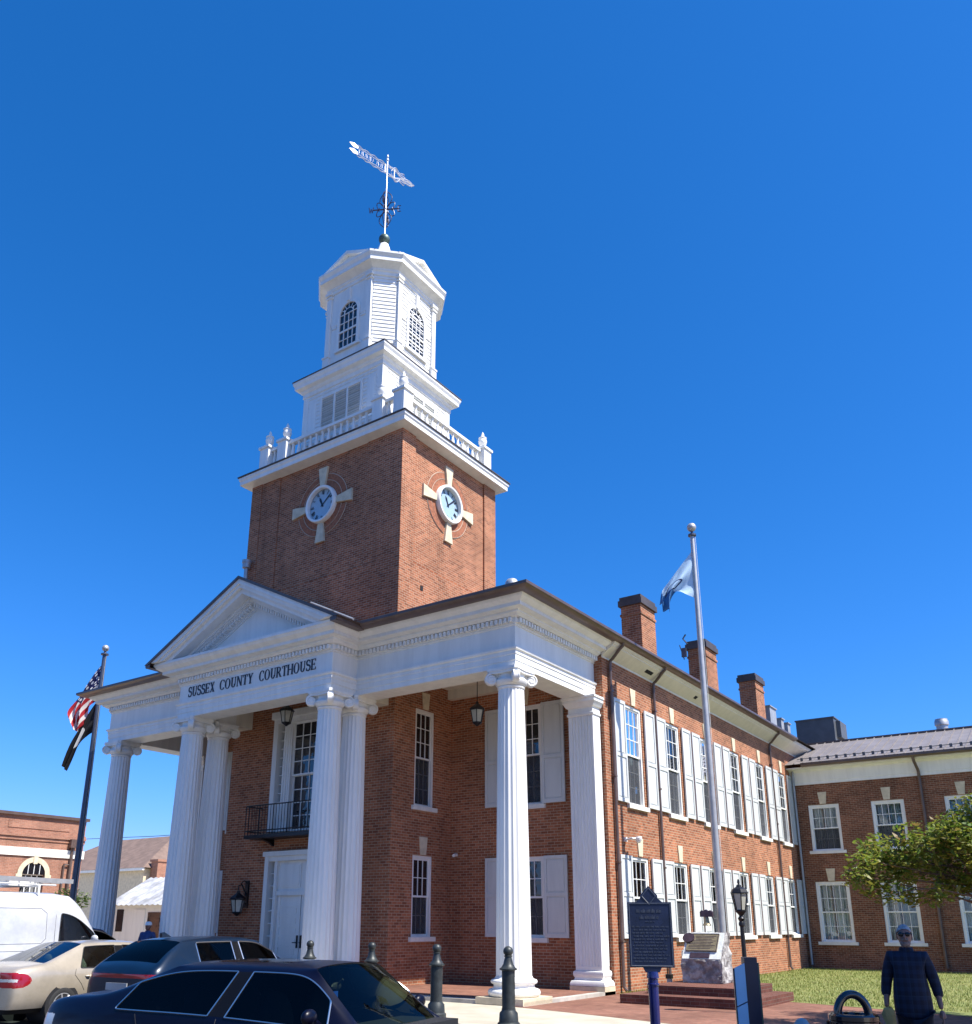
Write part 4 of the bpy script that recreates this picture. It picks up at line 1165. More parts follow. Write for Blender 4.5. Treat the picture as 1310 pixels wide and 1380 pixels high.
for x, lab in ((-10.28, 'black iron wall lantern on a scrolled bracket left of the white double door'),):
    t = thing('wall_lantern', lab, 'lantern', (x, TY0 - .36, 1.92))
    body_lantern(t, 1.05)
    mb = MB(); mb.box(-.07, .07, .30, .355, .15, .95)
    mb.tube([(0, .32, .5), (0, .12, .82), (0, .0, .80), (0, 0, .66)], .022, 6); mb.tube([(0, .32, .85), (0, .2, .95), (0, .08, .86), (0, .14, .78)], .016, 5); mb.tube([(0, .32, .25), (0, .2, .35), (0, .28, .5)], .014, 5)
    mb.build('bracket', M['iron'], t, world=False)
def camera_fix(x, y, z, side, label):
    t = thing('security_camera', label, 'camera', (x, y, z))
    mb = MB()
    if side:
        mb.box(0, .06, -.06, .06, -.06, .06); mb.tube([(.05, 0, 0), (.22, 0, .02), (.30, .1, .02)], .03, 8); mb.build('bracket', M['white_plastic'], t, world=False)
        mb = MB(); mb.lathe([(.09, -.02), (.10, .03), (.09, .07)], 14, .34, .16); mb.ball((.34, .16, -.02), .085, 12); mb.build('dome', M['white_plastic'], t, world=False)
    else:
        mb.box(-.05, .05, -.06, -.01, -.04, .04); mb.build('bracket', M['white_plastic'], t, world=False)
        mb = MB(); mb.tube([(.0, -.06, 0), (.06, -.22, -.03)], .045, 10); mb.build('dome', M['white_plastic'], t, world=False)
camera_fix(XW, 4.72, 3.86, True, 'white security camera on a bracket above the first side window')
camera_fix(-4.40, YR, 3.58, False, 'small white camera on the shaded recess wall beside the tower corner')
t = thing('floodlight', 'round white floodlight on the ground at the portico edge', 'floodlight', (-3.0, -.72, -.045))
mb = MB(); mb.lathe([(.05, 0), (.05, .03), (.02, .04), (.02, .14)], 12); mb.build('stand', M['iron'], t, world=False)
mb = MB(); a = Vector((-.75, .45, .45)).normalized(); c = Vector((0, 0, .22)); mb.tube([c - a * .10, c - a * .09, c + a * .12], [.07, .12, .14], 18); mb.build('lamp_head', M['white_plastic'], t, world=False, smooth=40)
mb = MB(); mb.tube([c + a * .12, c + a * .13], [.135, .12], 18); mb.build('lens', M['lantern_glass'], t, world=False)

# ------------------------------------------------------------------ ANNEX
annex = thing('courthouse_annex', 'two storey brick annex with grey seam metal roof behind the lawn', 'building', (6, 23, 0))
AY, AX0, AX1 = 21.4, XW + .004, 12.6
mb = MB(Front(AY)); aops = []
AXS = [1.86, 4.36, 7.06, 9.6, 11.7]
for x in AXS: aops += [(x - .62, x + .62, 4.60, 6.52), (x - .66, x + .66, .98, 3.36)]
wall(mb, AX0, AX1, -.05, 7.45, aops, .2)
mb.T = None
mb.quad((AX1, AY, -.05), (AX1, AY + 9, -.05), (AX1, AY + 9, 7.9), (AX1, AY, 7.9)); mb.quad((AX0 - 6, AY + 9, -.05), (AX1, AY + 9, -.05), (AX1, AY + 9, 7.9), (AX0 - 6, AY + 9, 7.9))
mb.build('wall', M['brick_old'], annex)
for x in AXS:
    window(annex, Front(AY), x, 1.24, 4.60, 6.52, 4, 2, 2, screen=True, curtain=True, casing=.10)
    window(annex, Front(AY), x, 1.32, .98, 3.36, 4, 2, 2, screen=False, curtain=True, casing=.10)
mb = MB(); mb.sweep([(AX0, AY), (AX1, AY)], [(-.25, 7.40), (.03, 7.40), (.03, 7.52), (.05, 7.54), (.05, 7.95), (.10, 7.98), (.14, 8.02), (.46, 8.05), (.46, 8.10), (-.2, 8.14)]); mb.build('frieze', M['white'], annex)
mb = MB(); mb.sweep([(AX0 + .66, AY), (AX1 + .3, AY)], [(.44, 8.09), (.60, 8.09), (.64, 8.15), (.64, 8.25), (.46, 8.25)]); mb.build('gutter', M['gutter'], annex)
y0, z0, y1, z1 = AY - .62, 8.22, 25.3, 9.86
mb = MB(); mb.add([(-1.5, y0, z0), (AX1 + .4, y0, z0), (AX1 + .4, y1, z1), (-1.5, y1, z1), (AX1 + .4, 30.5, 8.0), (-1.5, 30.5, 8.0)], [(0, 1, 2, 3), (3, 2, 4, 5)])
n = 34; sl2 = (z1 - z0) / (y1 - y0)
for k in range(n):
    x = 1.0 + (AX1 - .7) * k / (n - 1); mb.add([(x + s, y, z0 + (y - y0) * sl2 + h) for y in (y0, y1) for h in (.0, .05) for s in (-.014, .014)], [(0, 1, 3, 2), (4, 5, 7, 6), (2, 3, 7, 6), (0, 2, 6, 4), (1, 3, 7, 5)])
ar = mb.build('roof', M['annex_roof'], annex)
mb = MB(); mb.box(-1.5, AX1 + .4, y1 - .12, y1 + .12, z1 - .02, z1 + .06); mb.build('ridge_cap', M['gutter'], ar)
mb = MB()
for k in range(n):
    x = 1.0 + (AX1 - .7) * k / (n - 1) + .2; y = y0 + .55; z = z0 + .55 * sl2; mb.box(x - .05, x + .05, y - .03, y + .03, z, z + .14)
mb.tube([(1.0, y0 + .55, z0 + .55 * sl2 + .1), (AX1, y0 + .55, z0 + .55 * sl2 + .1)], .018, 5); mb.build('snow_guard', M['hvac'], ar)
mb = MB(); x = 5.62; mb.tube([(x, AY - .55, 8.1), (x, AY - .5, 7.95), (x + .06, AY - .16, 7.6), (x + .06, AY - .09, 7.3), (x + .06, AY - .09, .1)], .06, 8); mb.build('downspout', M['gutter'], annex)
mb = MB(); mb.tube([(XW + .16, AY - .1, 8.0), (XW + .16, AY - .1, .1)], .05, 8); mb.build('downspout', M['hvac_light'], annex)
mb = MB(); mb.box(.0, 1.75, 25.6, 27.6, 9.2, 11.1); mb.box(-.04, 1.79, 25.56, 27.64, 11.1, 11.16); mb.box(1.75, 1.95, 26, 27.2, 10.2, 11.0); mb.build('rooftop_unit', M['hvac'], annex)
mb = MB(); mb.lathe([(.24, 9.5), (.24, 10.25), (.29, 10.27), (.29, 10.45), (.26, 10.5), (.26, 10.55)], 16, 6.2, 26.2); mb.build('roof_vent', M['steel'], annex, smooth=40)

# ------------------------------------------------------------------ GROUND (a traffic circle centred at GC)
GC = (-8.0, -40.0)
def arcpt(r, deg): return (GC[0] + r * cos(radians(deg)), GC[1] + r * sin(radians(deg)))
def ring_sheet(mb, r0, r1, a0, a1, z, n=60):
    for k in range(n):
        t0, t1 = a0 + (a1 - a0) * k / n, a0 + (a1 - a0) * (k + 1) / n
        mb.quad((*arcpt(r0, t0), z), (*arcpt(r1, t0), z), (*arcpt(r1, t1), z), (*arcpt(r0, t1), z))
mb = MB(); mb.quad((-900, -900, -.19), (900, -900, -.19), (900, 900, -.19), (-900, 900, -.19))
setting(mb.build('street', M['asphalt']), 'dark asphalt street running round the circle under the cars', 'street')
mb = MB(); ring_sheet(mb, 37.05, 150, 5, 175, -.05); 
setting(mb.build('sidewalk', M['concrete']), 'pale concrete sidewalk in front of the portico', 'sidewalk')
mb = MB()
for k in range(120):
    t0, t1 = 5 + 170 * k / 120, 5 + 170 * (k + 1) / 120
    a, b, c, d = arcpt(36.9, t0), arcpt(36.9, t1), arcpt(37.05, t1), arcpt(37.05, t0)
    mb.quad((*a, -.2), (*b, -.2), (*b, -.046), (*a, -.046)); mb.quad((*a, -.046), (*b, -.046), (*c, -.046), (*d, -.046))
setting(mb.build('kerb', M['curb']), 'grey kerb between the street and the sidewalk', 'kerb')
mb = MB(); ring_sheet(mb, 40.2, 46.4, 50, 79.1, -.046, 30)
setting(mb.build('brick_paving', M['paver']), 'red brick paving beside the portico', 'paving')
def lawn_front(x):
    if x < 1.75: return 3.95
    return GC[1] + sqrt(46.05 ** 2 - (x - GC[0]) ** 2) if x < 30 else -15
mb = MB(); xs = [.602, 1.0, 1.74, 1.76] + [2 + .7 * k for k in range(40)]
for a, b in zip(xs, xs[1:]):
    if a == 1.74: continue
    mb.quad((a, lawn_front(a), -.041), (b, lawn_front(b), -.041), (b, AY - .002 if b < 12.6 else 40, -.041), (a, AY - .002 if a < 12.6 else 40, -.041))
setting(mb.build('lawn', M['lawn']), 'sunlit green lawn in front of the annex', 'lawn')
mb = MB(); rnd = random.Random(3)
cnt = 0
while cnt < 30000:
    x = .65 + rnd.random() ** 1.2 * 12; y = 3.9 + 17.4 * rnd.random() ** 1.3
    if y < lawn_front(x) + rnd.random() * .1 or y > AY - .05 or (1.8 < x < 4.85 and y < 4.7): continue
    a = rnd.random() * pi; h = .03 + .05 * rnd.random(); w = .007 + .006 * rnd.random(); lx, ly = (rnd.random() - .5) * .06, (rnd.random() - .5) * .06
    mb.add([(x - w * cos(a), y - w * sin(a), -.042), (x + w * cos(a), y + w * sin(a), -.042), (x + lx, y + ly, -.042 + h)], [(0, 1, 2)]); cnt += 1
tag(mb.build('grass', M['blade'], recalc=False), 'short green grass blades on the courthouse lawn', 'grass', kind='stuff')

# ------------------------------------------------------------------ MONUMENT, STEPS, BELL
t = thing('monument_steps', 'two low red brick steps under the stone monument', 'steps', (3.3, 3, -.05))
mb = MB(); mb.box(1.85, 4.78, 1.5, 4.6, -.06, .15); mb.build('lower_step', M['step_brick'], t)
mb = MB(); mb.box(2.27, 4.36, 2.06, 4.42, .15, .33); mb.build('upper_step', M['step_brick'], t)
mon = thing('stone_monument', 'rough granite monument with a sloping bronze plaque on brick steps', 'monument', (3.05, 3.8, .33))
def rough_block():
    bm = bmesh.new()
    pr = [(3.38, .33), (3.38, .84), (3.82, 1.46), (4.05, 1.46), (4.18, .33)]
    x0, x1 = 2.56, 3.56
    va = [bm.verts.new((x0, y, z)) for y, z in pr]; vb = [bm.verts.new((x1, y, z)) for y, z in pr]
    n = len(pr); bm.faces.new(va[::-1]); bm.faces.new(vb)
    for i in range(n): bm.faces.new((va[i], va[(i + 1) % n], vb[(i + 1) % n], vb[i]))
    bmesh.ops.triangulate(bm, faces=[f for f in bm.faces if len(f.verts) > 4])
    for _ in range(4): bmesh.ops.subdivide_edges(bm, edges=bm.edges[:], cuts=1, use_grid_fill=True)
    for v in bm.verts:
        p = v.co.copy(); slope = abs((p.z - .84) * .44 - (p.y - 3.38) * .62) < .012 and p.z > .86 and x0 + .03 < p.x < x1 - .03
        if slope: continue
        k = noise.noise(p * 5.5) * .05 + noise.noise(p * 14) * .025 + abs(noise.noise(p * 3 + Vector((5, 1, 2)))) * .03
        if p.z < .36: k *= .3
        c = Vector((3.06, 3.8, .8)); d = (p - c); d.z *= .3; d.normalize(); v.co = p + d * (k - .02)
    me = bpy.data.meshes.new('stone'); bm.to_mesh(me); bm.free()
    mb = MB(); mb.v = [tuple(v.co) for v in me.vertices]; mb.f = [tuple(p.vertices) for p in me.polygons]
    bpy.data.meshes.remove(me)
    return mb
rough_block().build('stone', M['rock'], mon)
sn_, cs_ = .62 / hypot(.44, .62), .44 / hypot(.44, .62)
def slope(u, d, w):  # u across, w up the slope, d out of it
    return (2.56 + u, 3.38 + w * cs_ - d * sn_, .84 + w * sn_ + d * cs_)
mb = MB(slope); mb.box(.03, .97, -.02, .012, .03, .75); mb.build('sawn_face', M['rock_cut'], mon)
mb = MB(slope); mb.box(.10, .86, .012, .045, .22, .70); pl_ = mb.build('plaque', M['bronze'], mon)
mb = MB(slope)
for r in range(9):
    z = .62 - r * .042; a = .30 if r < 3 else .16; mb.box(a, .80 - .05 * (r % 3), .045, .048, z, z + .014)
mb.box(.10, .86, .045, .052, .22, .235); mb.box(.10, .86, .045, .052, .685, .70); mb.box(.845, .86, .045, .052, .235, .685)
mb.build('raised_text', M['bronze_dark'], pl_)
mb = MB(slope); n = 20
vs = [(.12 + .15 * cos(2 * pi * k / n), d, .57 + .13 * sin(2 * pi * k / n)) for d in (.046, .075) for k in range(n)]
mb.add(vs, [tuple(range(n)), tuple(range(n, 2 * n))] + [(k, (k + 1) % n, n + (k + 1) % n, n + k) for k in range(n)]); mb.build('medallion', M['bronze_dark'], mon)
mb = MB(slope); mb.box(.22, .70, .012, .03, .05, .185); mb.build('lower_plaque', M['bronze_dark'], mon)

bell = thing('bell', 'small bell under a dark wooden yoke on a thin iron post behind the monument', 'bell', (2.80, 4.62, -.05))
mb = MB(); mb.tube([(.20, 0, -.05), (.20, 0, 1.6), (.17, 0, 1.85), (.10, 0, 1.98)], .015, 8); mb.build('post', M['iron'], bell, world=False)
mb = MB(); mb.prism([(-.15, 1.88), (.17, 1.88), (.17, 2.0), (.12, 2.04), (.06, 2.02), (0, 2.06), (-.05, 2.02), (-.11, 2.04), (-.15, 2.0)], 'y', -.05, .05); mb.build('yoke', M['bronze_dark'], bell, world=False)
mb = MB(); mb.lathe([(.03, 1.89), (.055, 1.86), (.06, 1.80), (.07, 1.74), (.105, 1.68), (.10, 1.67)], 18); mb.build('bell_body', M['bronze'], bell, world=False, smooth=40)
t = thing('marker_post', 'short grey post with a black cap beside the monument steps', 'post', (1.98, 4.0, -.05))
mb = MB(); mb.box(-.05, .05, -.05, .05, 0, .42); mb.build('post', M['hvac_light'], t, world=False)
mb = MB(); mb.box(-.07, .07, -.07, .07, .42, .52); mb.build('cap', M['iron'], t, world=False)

# ------------------------------------------------------------------ BOLLARDS
def bollard(loc, label):
    t = thing('bollard', label, 'bollard', loc, 0, 'iron bollards along the kerb')
    mb = MB(); mb.lathe([(.19, 0), (.19, .10), (.165, .12), (.155, .26), (.12, .30), (.118, .32), (.118, .33)], 24); mb.build('base', M['bollard'], t, world=False, smooth=40)
    mb = MB(); mb.lathe([(.112, .32), (.112, .93)], 24); mb.lathe([(.112, .93), (.15, .945), (.15, .965), (.12, .985), (.085, 1.04), (.066, 1.12), (.06, 1.15), (.072, 1.16), (.072, 1.175), (.05, 1.185)], 24); mb.build('shaft', M['bollard'], t, world=False, smooth=40)
    mb = MB(); mb.ball((0, 0, 1.245), .085, 20); mb.build('ball', M['bollard'], t, world=False, smooth=60)
    return t
b0 = bollard((2.61, -4.24, -.05), 'dark iron bollard in front of the front right column')
dup(b0, (.67, -3.72, -.05), 0, 'dark iron bollard in front of the recess, second from the right')
dup(b0, (-1.33, -3.30, -.05), 0, 'dark iron bollard in front of the tower brick corner')
dup(b0, (-3.43, -2.98, -.05), 0, 'dark iron bollard before the paired centre columns, half hidden by the car roof')

# ------------------------------------------------------------------ LAMP POST, MARKER SIGN, TOTEM, BIN
t = thing('lamp_post', 'black lamp post with a six sided lantern in front of the side windows', 'lamp post', (4.93, .98, -.29))
mb = MB(); mb.lathe([(.12, 0), (.12, .2), (.07, .28), (.05, .5), (.042, 1.9), (.06, 1.92), (.06, 1.97), (.045, 2.0), (.07, 2.06), (.03, 2.12), (.03, 2.16)], 14); mb.build('post', M['iron'], t, world=False, smooth=40)
s = .88
mb = MB(); n = 6; z = 2.22
mb.lathe([(.015, z + .62), (.03, z + .56), (.015, z + .52), (.05, z + .50), (.06, z + .47), (.15, z + .42), (.185, z + .36), (.19, z + .34), (.0, z + .33)], n); mb.build('lantern_roof', M['iron'], t, world=False)
mb = MB()
for k in range(n):
    a = 2 * pi * k / n; mb.tube([(.168 * cos(a), .168 * sin(a), z + .34), (.105 * cos(a), .105 * sin(a), z)], .012, 5)
mb.lathe([(.115, z + .01), (.115, z - .02), (.05, z - .09), (.035, z - .12)], n); mb.build('lantern_frame', M['iron'], t, world=False)
mb = MB(); mb.lathe([(.098, z), (.155, z + .33)], n); mb.build('lantern_glass', M['lantern_glass'], t, world=False)

# historical marker; faces the street a little left of the camera
t = thing('historical_marker', 'dark navy historical marker sign with a diamond crest on a blue post', 'sign', (6.19, -6.30, -.05), radians(26))
W_, zb, zt = .285, 1.16, 1.98
out = [(-W_, zb), (-.12, zb), (-.09, zb - .06), (.09, zb - .06), (.12, zb), (W_, zb), (W_, zt), (.17, zt), (.115, zt + .05), (.11, zt + .09), (0, zt + .21), (-.11, zt + .09), (-.115, zt + .05), (-.17, zt), (-W_, zt)]
mb = MB(); mb.prism(out, 'y', -.03, .03); pl_ = mb.build('plate', M['sign_face'], t, world=False)
mb = MB()
def frame(pts, w=.008):
    for (a, b), (c, d) in zip(pts, pts[1:] + pts[:1]): mb.tube([(a, -.031, b), (c, -.031, d)], w, 5)
i_ = .018; frame([(-W_ + i_, zb + i_), (W_ - i_, zb + i_), (W_ - i_, zt - i_), (-W_ + i_, zt - i_)])
frame([(0, zt - .03), (.09, zt + .075), (0, zt + .18), (-.09, zt + .075)], .007)
mb.build('border', M['sign_text'], pl_, world=False)
mb = MB(); rnd = random.Random(11)
def textrow(z, h, a, b):
    x = a
    while x < b - .01:
        w = min(b - x, .02 + rnd.random() * .05); m_ = x
        while m_ < x + w - .004:
            q = h * (.55 + .45 * rnd.random()); mb.box(m_, m_ + .005 + .004 * rnd.random(), -.034, -.03, z, z + q)
            m_ += .0105
        x += w + .014
textrow(1.845, .05, -.17, .17); textrow(1.765, .05, -.13, .14); textrow(1.725, .014, -.06, .06)
for r in range(12): textrow(1.66 - r * .0395, .020, -.235 + .02 * (r % 2), .235 - .03 * (r % 3))
mb.build('raised_text', M['sign_text'], pl_, world=False)
mb = MB(); mb.lathe([(.065, 0), (.065, .94), (.078, .945), (.078, .965), (.066, .97), (.066, 1.02), (.078, 1.03), (.078, 1.05), (.07, 1.11)], 18); mb.build('post', M['navy'], t, world=False, smooth=40)

# wayfinding totem seen almost edge on
t = thing('wayfinding_totem', 'narrow dark navy wayfinding sign with light blue side panels', 'sign', (7.66, -7.03, -.05), radians(33))
mb = MB(); mb.box(-.01, .135, -.04, .10, 0, 1.34); mb.build('slab', M['totem'], t, world=False)
mb = MB(); mb.box(.135, .155, -.03, .11, 0, 1.28); mb.build('edge_strip', M['totem_edge'], t, world=False)
mb = MB(); mb.prism([(-.145, 0), (-.012, 0), (-.012, 1.275), (-.145, 1.215)], 'y', -.05, -.02); mb.build('backboard', M['totem'], t, world=False)
for a, b in ((.82, 1.225), (.40, .805)):
    mb = MB(); mb.prism([(-.132, a), (-.016, a + .052), (-.016, b + .052), (-.132, b)], 'y', -.066, -.05); mb.build('panel', M['sky_blue'], t, world=False)

t = thing('litter_bin', 'glossy black litter bin with an arched ring lid beside the man', 'litter bin', (8.99, -7.90, -.05))
mb = MB(); mb.lathe([(.20, 0), (.22, .03), (.22, .06), (.20, .08), (.225, .80), (.225, .82)], 26)
for k in range(26):
    a = 2 * pi * k / 26; mb.tube([(.225 * cos(a), .225 * sin(a), .07), (.24 * cos(a), .24 * sin(a), .8)], .012, 4)
mb.build('body', M['gloss_black'], t, world=False, smooth=40)
mb = MB(); mb.lathe([(.14, .80), (.215, .80), (.232, .82), (.232, .86), (.215, .875), (.15, .875), (.14, .85)], 30); mb.build('rim', M['gloss_black'], t, world=False, smooth=40)
mb = MB(); az = radians(35.5); ux, uy = cos(az), sin(az)
mb.tube([(ux * .15 * cos(a), uy * .15 * cos(a), .865 + .185 * sin(a)) for a in [pi * k / 24 for k in range(25)]], .040, 12)
mb.build('lid_arch', M['gloss_black'], t, world=False, smooth=50)
t = thing('parking_meter', 'small grey domed parking meter head at the bottom edge beside the brick paving', 'parking meter', (8.41, -7.62, -.05))
mb = MB(); mb.lathe([(.03, 0), (.03, .56)], 12); mb.build('post', M['steel'], t, world=False)
mb = MB(); mb.lathe([(.05, .54), (.085, .58), (.09, .66), (.08, .72), (.05, .765), (.005, .78)], 18); mb.build('head', M['steel'], t, world=False, smooth=50)

# ------------------------------------------------------------------ FLAGPOLES AND FLAGS
LAT = Vector((.814, .581, 0)); DEP = Vector((-.581, .814, 0))   # across and along the wind plane
def flagpole(x, y, zt, r0, r1, mat, label):
    t = thing('flagpole', label, 'flagpole', (x, y, -.05))
    mb = MB(); mb.tube([(0, 0, 0), (0, 0, zt * .5), (0, 0, zt)], [r0, r0 * .82, r1], 18); mb.build('pole', mat, t, world=False, smooth=40)
    mb = MB(); mb.lathe([(r1, zt - .02), (r1 * 1.9, zt), (r1 * 1.9, zt + .05), (r1 * .7, zt + .07), (r1 * .5, zt + .16)], 16); mb.build('truck', M['steel_dark'], t, world=False)
    mb = MB(); mb.ball((0, 0, zt + .27), .13, 20); mb.build('finial', M['steel'], t, world=False, smooth=60)
    mb = MB(); mb.tube([(r1 + .03, 0, zt - .05), (r0 + .03, 0, 1.2)], .005, 4); mb.build('halyard', M['white_plastic'], t, world=False)
    return t
def flag(name, label, px, py, top, bot, mat, waves=(5, .10), nu=44, nv=20):
    """top / bot: lists of (leftward, z) the two long edges run through"""
    def along(pts, u):
        s = u * (len(pts) - 1); i = min(int(s), len(pts) - 2); f = s - i
        p0, p1, p2, p3 = pts[max(i - 1, 0)], pts[i], pts[i + 1], pts[min(i + 2, len(pts) - 1)]
        return [.5 * (2 * b + (c - a) * f + (2 * a - 5 * b + 4 * c - d) * f * f + (3 * b - a - 3 * c + d) * f ** 3) for a, b, c, d in zip(p0, p1, p2, p3)]
    vs, fs, uv = [], [], []
    for i in range(nu + 1):
        u = i / nu; a, b = along(top, u), along(bot, u)
        for j in range(nv + 1):
            v = j / nv; l = b[0] + (a[0] - b[0]) * v; z = b[1] + (a[1] - b[1]) * v
            amp = waves[1] * min(1, u * 3 + .15)
            w = amp * sin(waves[0] * (v * 1.1 + u * .7) * 2.2 + px) + amp * .5 * sin(9 * v + 4 * u)
            p = Vector((px, py, 0)) - LAT * l + DEP * w + Vector((0, 0, z)); vs.append(tuple(p)); uv.append((u, v))
    for i in range(nu):
        for j in range(nv):
            k = i * (nv + 1) + j; fs.append((k, k + nv + 1, k + nv + 2, k + 1))
    mb = MB(); base = Vector((px, py, 0)); mb.v = [tuple(Vector(p) - base) for p in vs]; mb.f = fs
    o = mb.build(name, mat, smooth=80, recalc=False); o.location = base
    ul = o.data.uv_layers.new(name='UVMap')
    for lp in o.data.loops: ul.data[lp.index].uv = uv[lp.vertex_index]
    tag(o, label, 'flag'); return o
flagpole(3.10, 4.85, 12.35, .105, .06, M['steel'], 'tall silver flagpole behind the stone monument')
flag('flag', 'pale blue and white flag hanging on the silver flagpole', 3.10, 4.85, [(.03, 11.85), (.42, 11.35), (.78, 10.85), (1.02, 10.5), (1.05, 10.2)], [(.03, 10.40), (.34, 10.50), (.55, 10.62), (.72, 10.35), (.80, 9.95)], M['pale_flag'], (4, .16))
flagpole(-18.65, .36, 11.45, .13, .075, M['steel_dark'], 'dark flagpole with a silver ball left of the portico')
flag('flag', 'stars and stripes flag hanging limp on the left flagpole', -18.65, .36, [(.05, 11.0), (.58, 10.15), (.98, 9.25), (.90, 8.75), (.72, 8.45)], [(.05, 9.75), (.22, 9.55), (.35, 9.2), (.45, 8.8), (.58, 8.40)], M['us_flag'], (7, .17))
flag('flag', 'black flag with a white emblem hanging below the stars and stripes', -18.65, .36, [(.05, 9.60), (.36, 9.10), (.62, 8.35), (.88, 7.65), (1.02, 7.15)], [(.05, 8.40), (.28, 8.30), (.46, 8.0), (.66, 7.45), (.86, 6.95)], M['black_flag'], (5, .10))

# ------------------------------------------------------------------ CARS
def car(root, spec, mats):
    """subdivision cage -> smooth shell, split by material into parts; local x forward, y left"""
    st = spec['stations']; w, belt, zr, yr = spec['w'], spec['belt'], spec['zr'], spec['yr']
    rows = []
    for s in st:
        xl, xu, h, deck, ws = s[:5]; bz = s[5] if len(s) > 5 else belt; zl = s[6] if len(s) > 6 else 0
        dk = [(w * .87 * ws, deck), (w * .76 * ws, deck + .012), (w * .4 * ws, deck + .035), (0, deck + .042)]
        rf = spec.get('rf') or [(yr + .035, zr - .085), (yr - .03, zr - .02), (yr * .55, zr + .008), (0, zr + .018)]
        up = [(a[0] + (b[0] - a[0]) * h, a[1] + (b[1] - a[1]) * h) for a, b in zip(dk, rf)]
        lo = [(w * .86 * ws, .22 + zl), (w * .985 * ws, .40 + zl * .6), (w * 1.01 * ws, .62), (w * 1.0 * ws, bz - .14), (w * .945 * ws, bz)]
        rows.append([(xl, y, z) for y, z in lo] + [(xu if h > .02 else xl, y, z) for y, z in up])
    nj = len(rows[0]); full = []
    for r in rows: full.append(r + [(x, -y, z) for x, y, z in r[-2::-1]])
    n2 = len(full[0]); vs = [p for r in full for p in r]; fs = []; mi = []
    def cls(i, j):
        jj = j if j < nj - 1 else n2 - 2 - j
        return spec['cls'](i, jj)
    for i in range(len(full) - 1):
        for j in range(n2 - 1):
            fs.append((i * n2 + j, (i + 1) * n2 + j, (i + 1) * n2 + j + 1, i * n2 + j + 1)); mi.append(cls(i, j))
    for i in (0, len(full) - 1):
        for j in range(nj - 1):
            a, b = j, n2 - 1 - j
            q = (i * n2 + a, i * n2 + a + 1, i * n2 + b - 1, i * n2 + b)
            if len(set(q)) == 3: q = (q[0], q[1], q[3])
            fs.append(q); mi.append(0)
    me = bpy.data.meshes.new('cage'); me.from_pydata(vs, [], fs)
    for k in range(6): me.materials.append(None)
    for p, m_ in zip(me.polygons, mi): p.material_index = m_
    b = bmesh.new(); b.from_mesh(me); bmesh.ops.recalc_face_normals(b, faces=b.faces[:])
    cr = b.edges.layers.float.new('crease_edge')
    for e in b.edges:
        ms = {f.material_index for f in e.link_faces}
        if len(ms) > 1 and not (ms <= {1, 6}): e[cr] = 1.0
    vc = b.verts.layers.float.new('crease_vert')
    for v in b.verts:
        for k in (1, 2, 3):
            g = [f for f in v.link_faces if f.material_index in ((1, 6) if k == 1 else (k,))]
            if len(g) == 1 and len(v.link_faces) > 2: v[vc] = .75 if k == 1 else .5
    b.to_mesh(me); b.free()
    ob = bpy.data.objects.new('cage', me); C.objects.link(ob)
    sd = ob.modifiers.new('s', 'SUBSURF'); sd.levels = sd.render_levels = spec.get('lev', 4)
    dg = bpy.context.evaluated_depsgraph_get(); ev = bpy.data.meshes.new_from_object(ob.evaluated_get(dg))
    bpy.data.objects.remove(ob)
    V = [v.co.copy() for v in ev.vertices]; NR = [v.normal.copy() for v in ev.vertices]
    groups = {}
    for p in ev.polygons:
        c = p.center; k = p.material_index
        for pred, kk in spec.get('paint', []):
            if pred(c, p.normal, k): k = kk; break
        groups.setdefault(k, []).append(tuple(p.vertices))
    tree = BVHTree.FromPolygons(V, [tuple(p.vertices) for p in ev.polygons])
    names = {0: 'body', 1: 'side_window', 2: 'windscreen', 3: 'rear_window', 4: 'tail_light', 5: 'sunroof', 6: 'lower_trim', 7: 'reversing_light'}
    parts = {}
    def pieces(polys):
        par = {}
        def find(a):
            while par.setdefault(a, a) != a: par[a] = par[par[a]]; a = par[a]
            return a
        for p in polys:
            for q in p[1:]: par[find(q)] = find(p[0])
        out = {}
        for p in polys: out.setdefault(find(p[0]), []).append(p)
        return [g for g in out.values() if len(g) > 3]
    for k, polys in [(k, q) for k, g in groups.items() for q in (pieces(g) if k else [g])]:
        used = sorted({i for p in polys for i in p}); mp = {o: n for n, o in enumerate(used)}
        m2 = bpy.data.meshes.new(names[k]); m2.from_pydata([V[i] for i in used], [], [tuple(mp[i] for i in p) for p in polys])
        for p in m2.polygons: p.use_smooth = True
        m2.normals_split_custom_set_from_vertices([NR[i] for i in used])
        m2.materials.append(mats[k]); o = bpy.data.objects.new(names[k], m2); C.objects.link(o); o.parent = root; parts.setdefault(k, o)
        if k in (1,) and spec.get('chrome', True):
            cnt = {}
            for p in polys:
                for a, c in zip(p, p[1:] + p[:1]): cnt[(min(a, c), max(a, c))] = cnt.get((min(a, c), max(a, c)), 0) + 1
            mb = MB()
            for (a, c), q in cnt.items():
                if q == 1: mb.tube([V[a] + NR[a] * .004, V[c] + NR[c] * .004], spec.get('cr', .011), 4, cap=False)
            mb.build('window_trim', mats['trimline'], o, world=False)
    bpy.data.meshes.remove(ev); bpy.data.meshes.remove(me)
    def on(x, z, side):
        h = tree.ray_cast(Vector((x, side * 3, z)), Vector((0, -side, 0))); return h[0] if h[0] else Vector((x, side * w, z))
